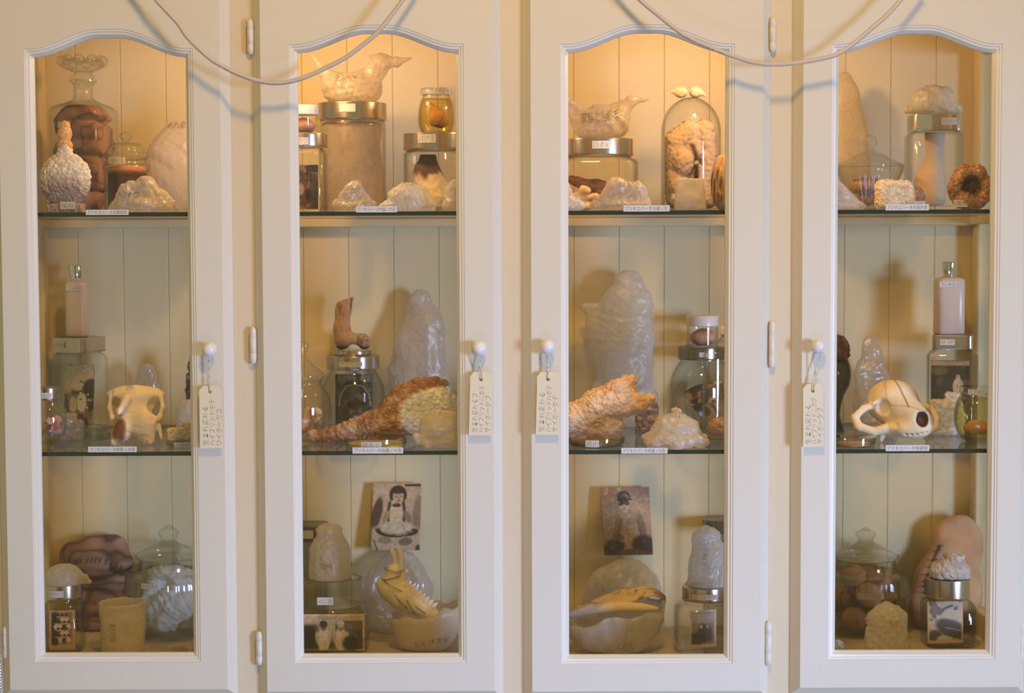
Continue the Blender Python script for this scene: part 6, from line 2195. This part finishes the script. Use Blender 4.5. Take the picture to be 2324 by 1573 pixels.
t = Thing('specimen_jar', 'broad jar with steel lid holding a grey photograph, third door', 'jar', 1600, 1487, z=Z_FLOOR, front=68)
H = t.h
t.part('body', sqshell([(0, 62, 58, 4), (3, 68, 64, 4), (10, 70, 66, 4), (H(1378), 70, 66, 4), (H(1368), 64, 60, 3), (H(1362), 50, 50, 2), (H(1357), 50, 50, 2)], 4), 'jar', auto=50)
lid(t, 54, 1326, 1357, 'steel')
t.note(1594, 1343, 56, 12, 'フ・ゆびマ', R_=55, m='oldpaper', ink='ink')
jt = top_of(t, 1326)
jg = t
pc = Pic(62, 86, (206, 178, 136)).rect(.06, .06, .92, .9, (134, 112, 94), .02).rect(.06, .06, .92, .34, (164, 140, 116), .06).ell(.5, .62, .22, .24, (60, 48, 42), .3).ell(.70, .62, .14, .22, (72, 58, 50), .3).ell(.42, .44, .05, .05, (186, 158, 128), .3).ell(.66, .44, .05, .05, (176, 148, 120), .3).rect(.06, .6, .4, .9, (66, 54, 48), .08).grain(.15, .04, 5)
single('photograph', 'grey brown photograph slanting inside the broad jar, third door', 'photo', pc.geo(1, 2, 10, 0, .02), 'vprint', 1596, 1478, jg.Y - 0.030, Z_FLOOR + 0.0085, rot=8)
g = blob([('c', 4, 0, 6, 46, 4, 0, 60, 42), ('c', 4, 0, 60, 42, -2, 0, 102, 30), ('c', -30, -8, 12, 16, -44, -10, 6, 8), ('e', 0, 0, 120, 28, 26, 12)], 9, 2.5, 9, 34, 261)
t, o = single('plastic_bag', 'upright white plastic bag with vertical scrawl on a steel lid', 'bag', g, 'bagwhite', 1604, 1327, jg.Y, jt)
write_on(t, g, o, 'うでのほね', 1597, 1250, 50, 15, 'inkpale', 80)
t = Thing('specimen_jar', 'tall jar with dark lid behind the upright white bag', 'jar', 1640, 1440, z=Z_FLOOR, front=44)
H = t.h
t.part('body', shell([(40, 0), (44, 3), (45, 8), (45, H(1212)), (42, H(1204)), (41, H(1200))], 3, 48), 'jar', auto=50)
lid(t, 47, 1172, 1201, 'dark_steel')

# ================================================================== lower level, fourth door
t = Thing('apothecary_jar', 'ribbed glass jar full of brown balls with a ball-knobbed lid', 'jar', 1963, 1456, z=Z_FLOOR + 0.0004, front=88)
apothecary(t, (1456, 1350, 1296, 1264, 1226, 1192), .985)
t.note(1957, 1333, 58, 13, '人体の卵たち', R_=99, m='oldpaper')
places = [(-40, -38, 34), (34, -42, 36), (0, 20, 33), (-58, 14, 80), (4, -44, 90), (58, -6, 78), (-6, 34, 96), (54, 46, 56), (-50, 48, 42), (40, -30, 122), (-38, -16, 128)]
labs = ['at the front bottom, near the door frame', 'at the front bottom, above the waxed cup', 'bottom centre', 'halfway up beside the frame', 'front centre behind the label', 'halfway up on the window side', 'upper middle at the back', 'low at the back on the window side', 'low at the back on the frame side', 'topmost on the window side', 'topmost on the frame side']
for k, ((x, y, z_), lb) in enumerate(zip(places, labs)):
    rad = 31 + (k * 7 % 5) - 2
    g = blob([('e', 0, 0, 0, rad, rad * .95, rad * .9)], 3, 2.8, 2.5, 20, k, kind='soft', floor=False)
    g.paint(lambda q: mixc(mixc(np.tile((158, 112, 76), (len(q), 1)), np.tile((190, 142, 98), (len(q), 1)), fbm(q, 30, k) * 1.6 - .3), np.tile((70, 46, 32), (len(q), 1)), ridge(q + k * 31, 44, k) ** 14 * .9))
    g.move(x * .74, y * .74, z_ - 1)
    d, o = single('cloth_ball', 'brown cloth ball in the ribbed jar, ' + lb, 'ball', g, 'vcloth', 1963, 1450, t.Y, Z_FLOOR + 0.0065, 'brown cloth balls in the ribbed jar')

t = Thing('stitched_cloth_foot', 'tall loaf-like flesh coloured cloth foot with a stitched dark seam', 'specimen', 2146, 1436, z=Z_FLOOR, front=36)


def loaf(Q):
    q = [Q[0], Q[1] * 1.9, Q[2]]
    f = chain(q, [(26, 0, 206, 58), (24, 0, 180, 56), (-2, 0, 110, 70), (-14, 0, 62, 70), (-10, 0, 50, 70)], 14)
    f = smin(f, ell(q, (40, 0, 90), (42, 60, 80)), 14)
    return np.maximum(f, -Q[2])


g = solid(loaf, (-90, -40, 0), (92, 40, 268), 2.8, 1)
g.push((fbm(g.v, 40, 2) - .5) * 6)
g.v[:, 2] = np.maximum(g.v[:, 2], 0)
seam = np.array(curve3([np.array(p, float) for p in ((-20, 0, 196), (-40, 0, 150), (-54, 0, 110), (-46, 0, 78), (-10, 0, 70))], 10))


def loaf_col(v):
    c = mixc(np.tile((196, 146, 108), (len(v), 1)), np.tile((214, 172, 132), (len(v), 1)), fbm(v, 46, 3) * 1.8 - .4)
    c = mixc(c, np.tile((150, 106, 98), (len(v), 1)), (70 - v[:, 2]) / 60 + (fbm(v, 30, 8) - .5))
    d = np.min(np.hypot(v[:, None, 0] - seam[None, :, 0], v[:, None, 2] - seam[None, :, 2]), 1)
    return mixc(c, np.tile((70, 44, 36), (len(v), 1)), (5 - d) / 4 * .8)


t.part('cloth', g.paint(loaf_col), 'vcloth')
for k in range(12):
    p = seam[int(k / 11 * (len(seam) - 1))]
    m = np.hypot(g.v[:, 0] - p[0], g.v[:, 2] - p[2]) < 6
    y = g.v[m, 1].min() if m.any() else -24
    t.part('stitch', tube([(p[0] - 8, y + .2, p[2] - 2), (p[0], y - 1.4, p[2]), (p[0] + 8, y + .2, p[2] + 2)], 1.2, 6), 'inkbrown')

t = Thing('specimen_jar', 'jar with steel lid holding a landscape photograph, fourth door', 'jar', 2150, 1474, z=Z_FLOOR, front=54)
H = t.h
t.part('body', sqshell([(0, 50, 44, 6), (3, 55, 48, 6), (10, 57, 50, 6), (H(1368), 57, 50, 6), (H(1361), 52, 46, 5), (H(1356), 46, 42, 3), (H(1352), 45, 42, 2)], 3.4), 'jar', auto=50)
lid(t, 50, 1309, 1353, 'steel', ry=46)
jt = top_of(t, 1309)
jh = t
pc = Pic(84, 96, (222, 190, 138)).rect(.06, .05, .94, .92, (206, 188, 160), .02).ell(.7, .66, .5, .2, (74, 66, 56), .3, rot=22).ell(.2, .82, .18, .14, (70, 62, 48), .4).ell(.45, .9, .25, .08, (210, 196, 166), .4).mottle((70, 60, 50), .2, .58, .68, .7, 6).line([(.3, .3), (.5, .16), (.7, .1)], .03, (90, 78, 66)).ell(.25, .22, .2, .1, (120, 106, 90), .5).line([(.5, .62), (.9, .7)], .012, (190, 174, 146)).grain(.14, .04, 7)
pc.rect(0, 0, .05, 1, (222, 190, 138), .01).rect(.95, 0, 1, 1, (222, 190, 138), .01).rect(0, .93, 1, 1, (222, 190, 138), .01)
single('photograph', 'landscape photograph with pale border inside the jar, fourth door', 'photo', pc.geo(1, 2, 8), 'vprint', 2146, 1466, jh.Y - 0.026, Z_FLOOR + 0.0075, rot=5)
quartz('white_quartz', 'white craggy quartz resting on the steel lid, fourth door', 'quartz', 2156, 1310, 0, [('e', 0, 0, 12, 44, 34, 34), ('b', 10, 0, 38, 18, 16, 16, 3, 20), ('e', -20, 0, 14, 26, 26, 24)], 61, (222, 214, 204), (190, 178, 166), 13, 6, jt, jh.Y)

t = Thing('waxed_cup', 'whitish waxed cup turned upside down before the brown balls', 'cup', 2012, 1492, z=Z_FLOOR, front=46)
g = blob([('c', 0, 0, 4, 50, 0, 0, 70, 46), ('e', 4, 0, 84, 40, 38, 16)], 5, 2.5, 6, 28, 271)
o = t.part('cup', g, 'waxy')
write_on(t, g, o, 'シミ', 2018, 1404, 18, 11, 'inkbrown')
t = Thing('glass_slide', 'little glass slide at the corner of the fourth door', 'slide', 1892, 1494, z=Z_FLOOR, front=14)
t.part('glass', box(-26, 26, -12, 12, 0, 7, 1), 'thick', smooth=False)
quartz('white_crystal', 'small white crystal lump sitting on the little glass slide', 'crystal', 1894, 1486, 0, [('e', 0, 0, 14, 22, 13, 15), ('e', 6, 0, 22, 12, 10, 10)], 66, (238, 234, 226), (204, 198, 190), 9, 4, t.p.z + 7.1 * t.s, t.Y)
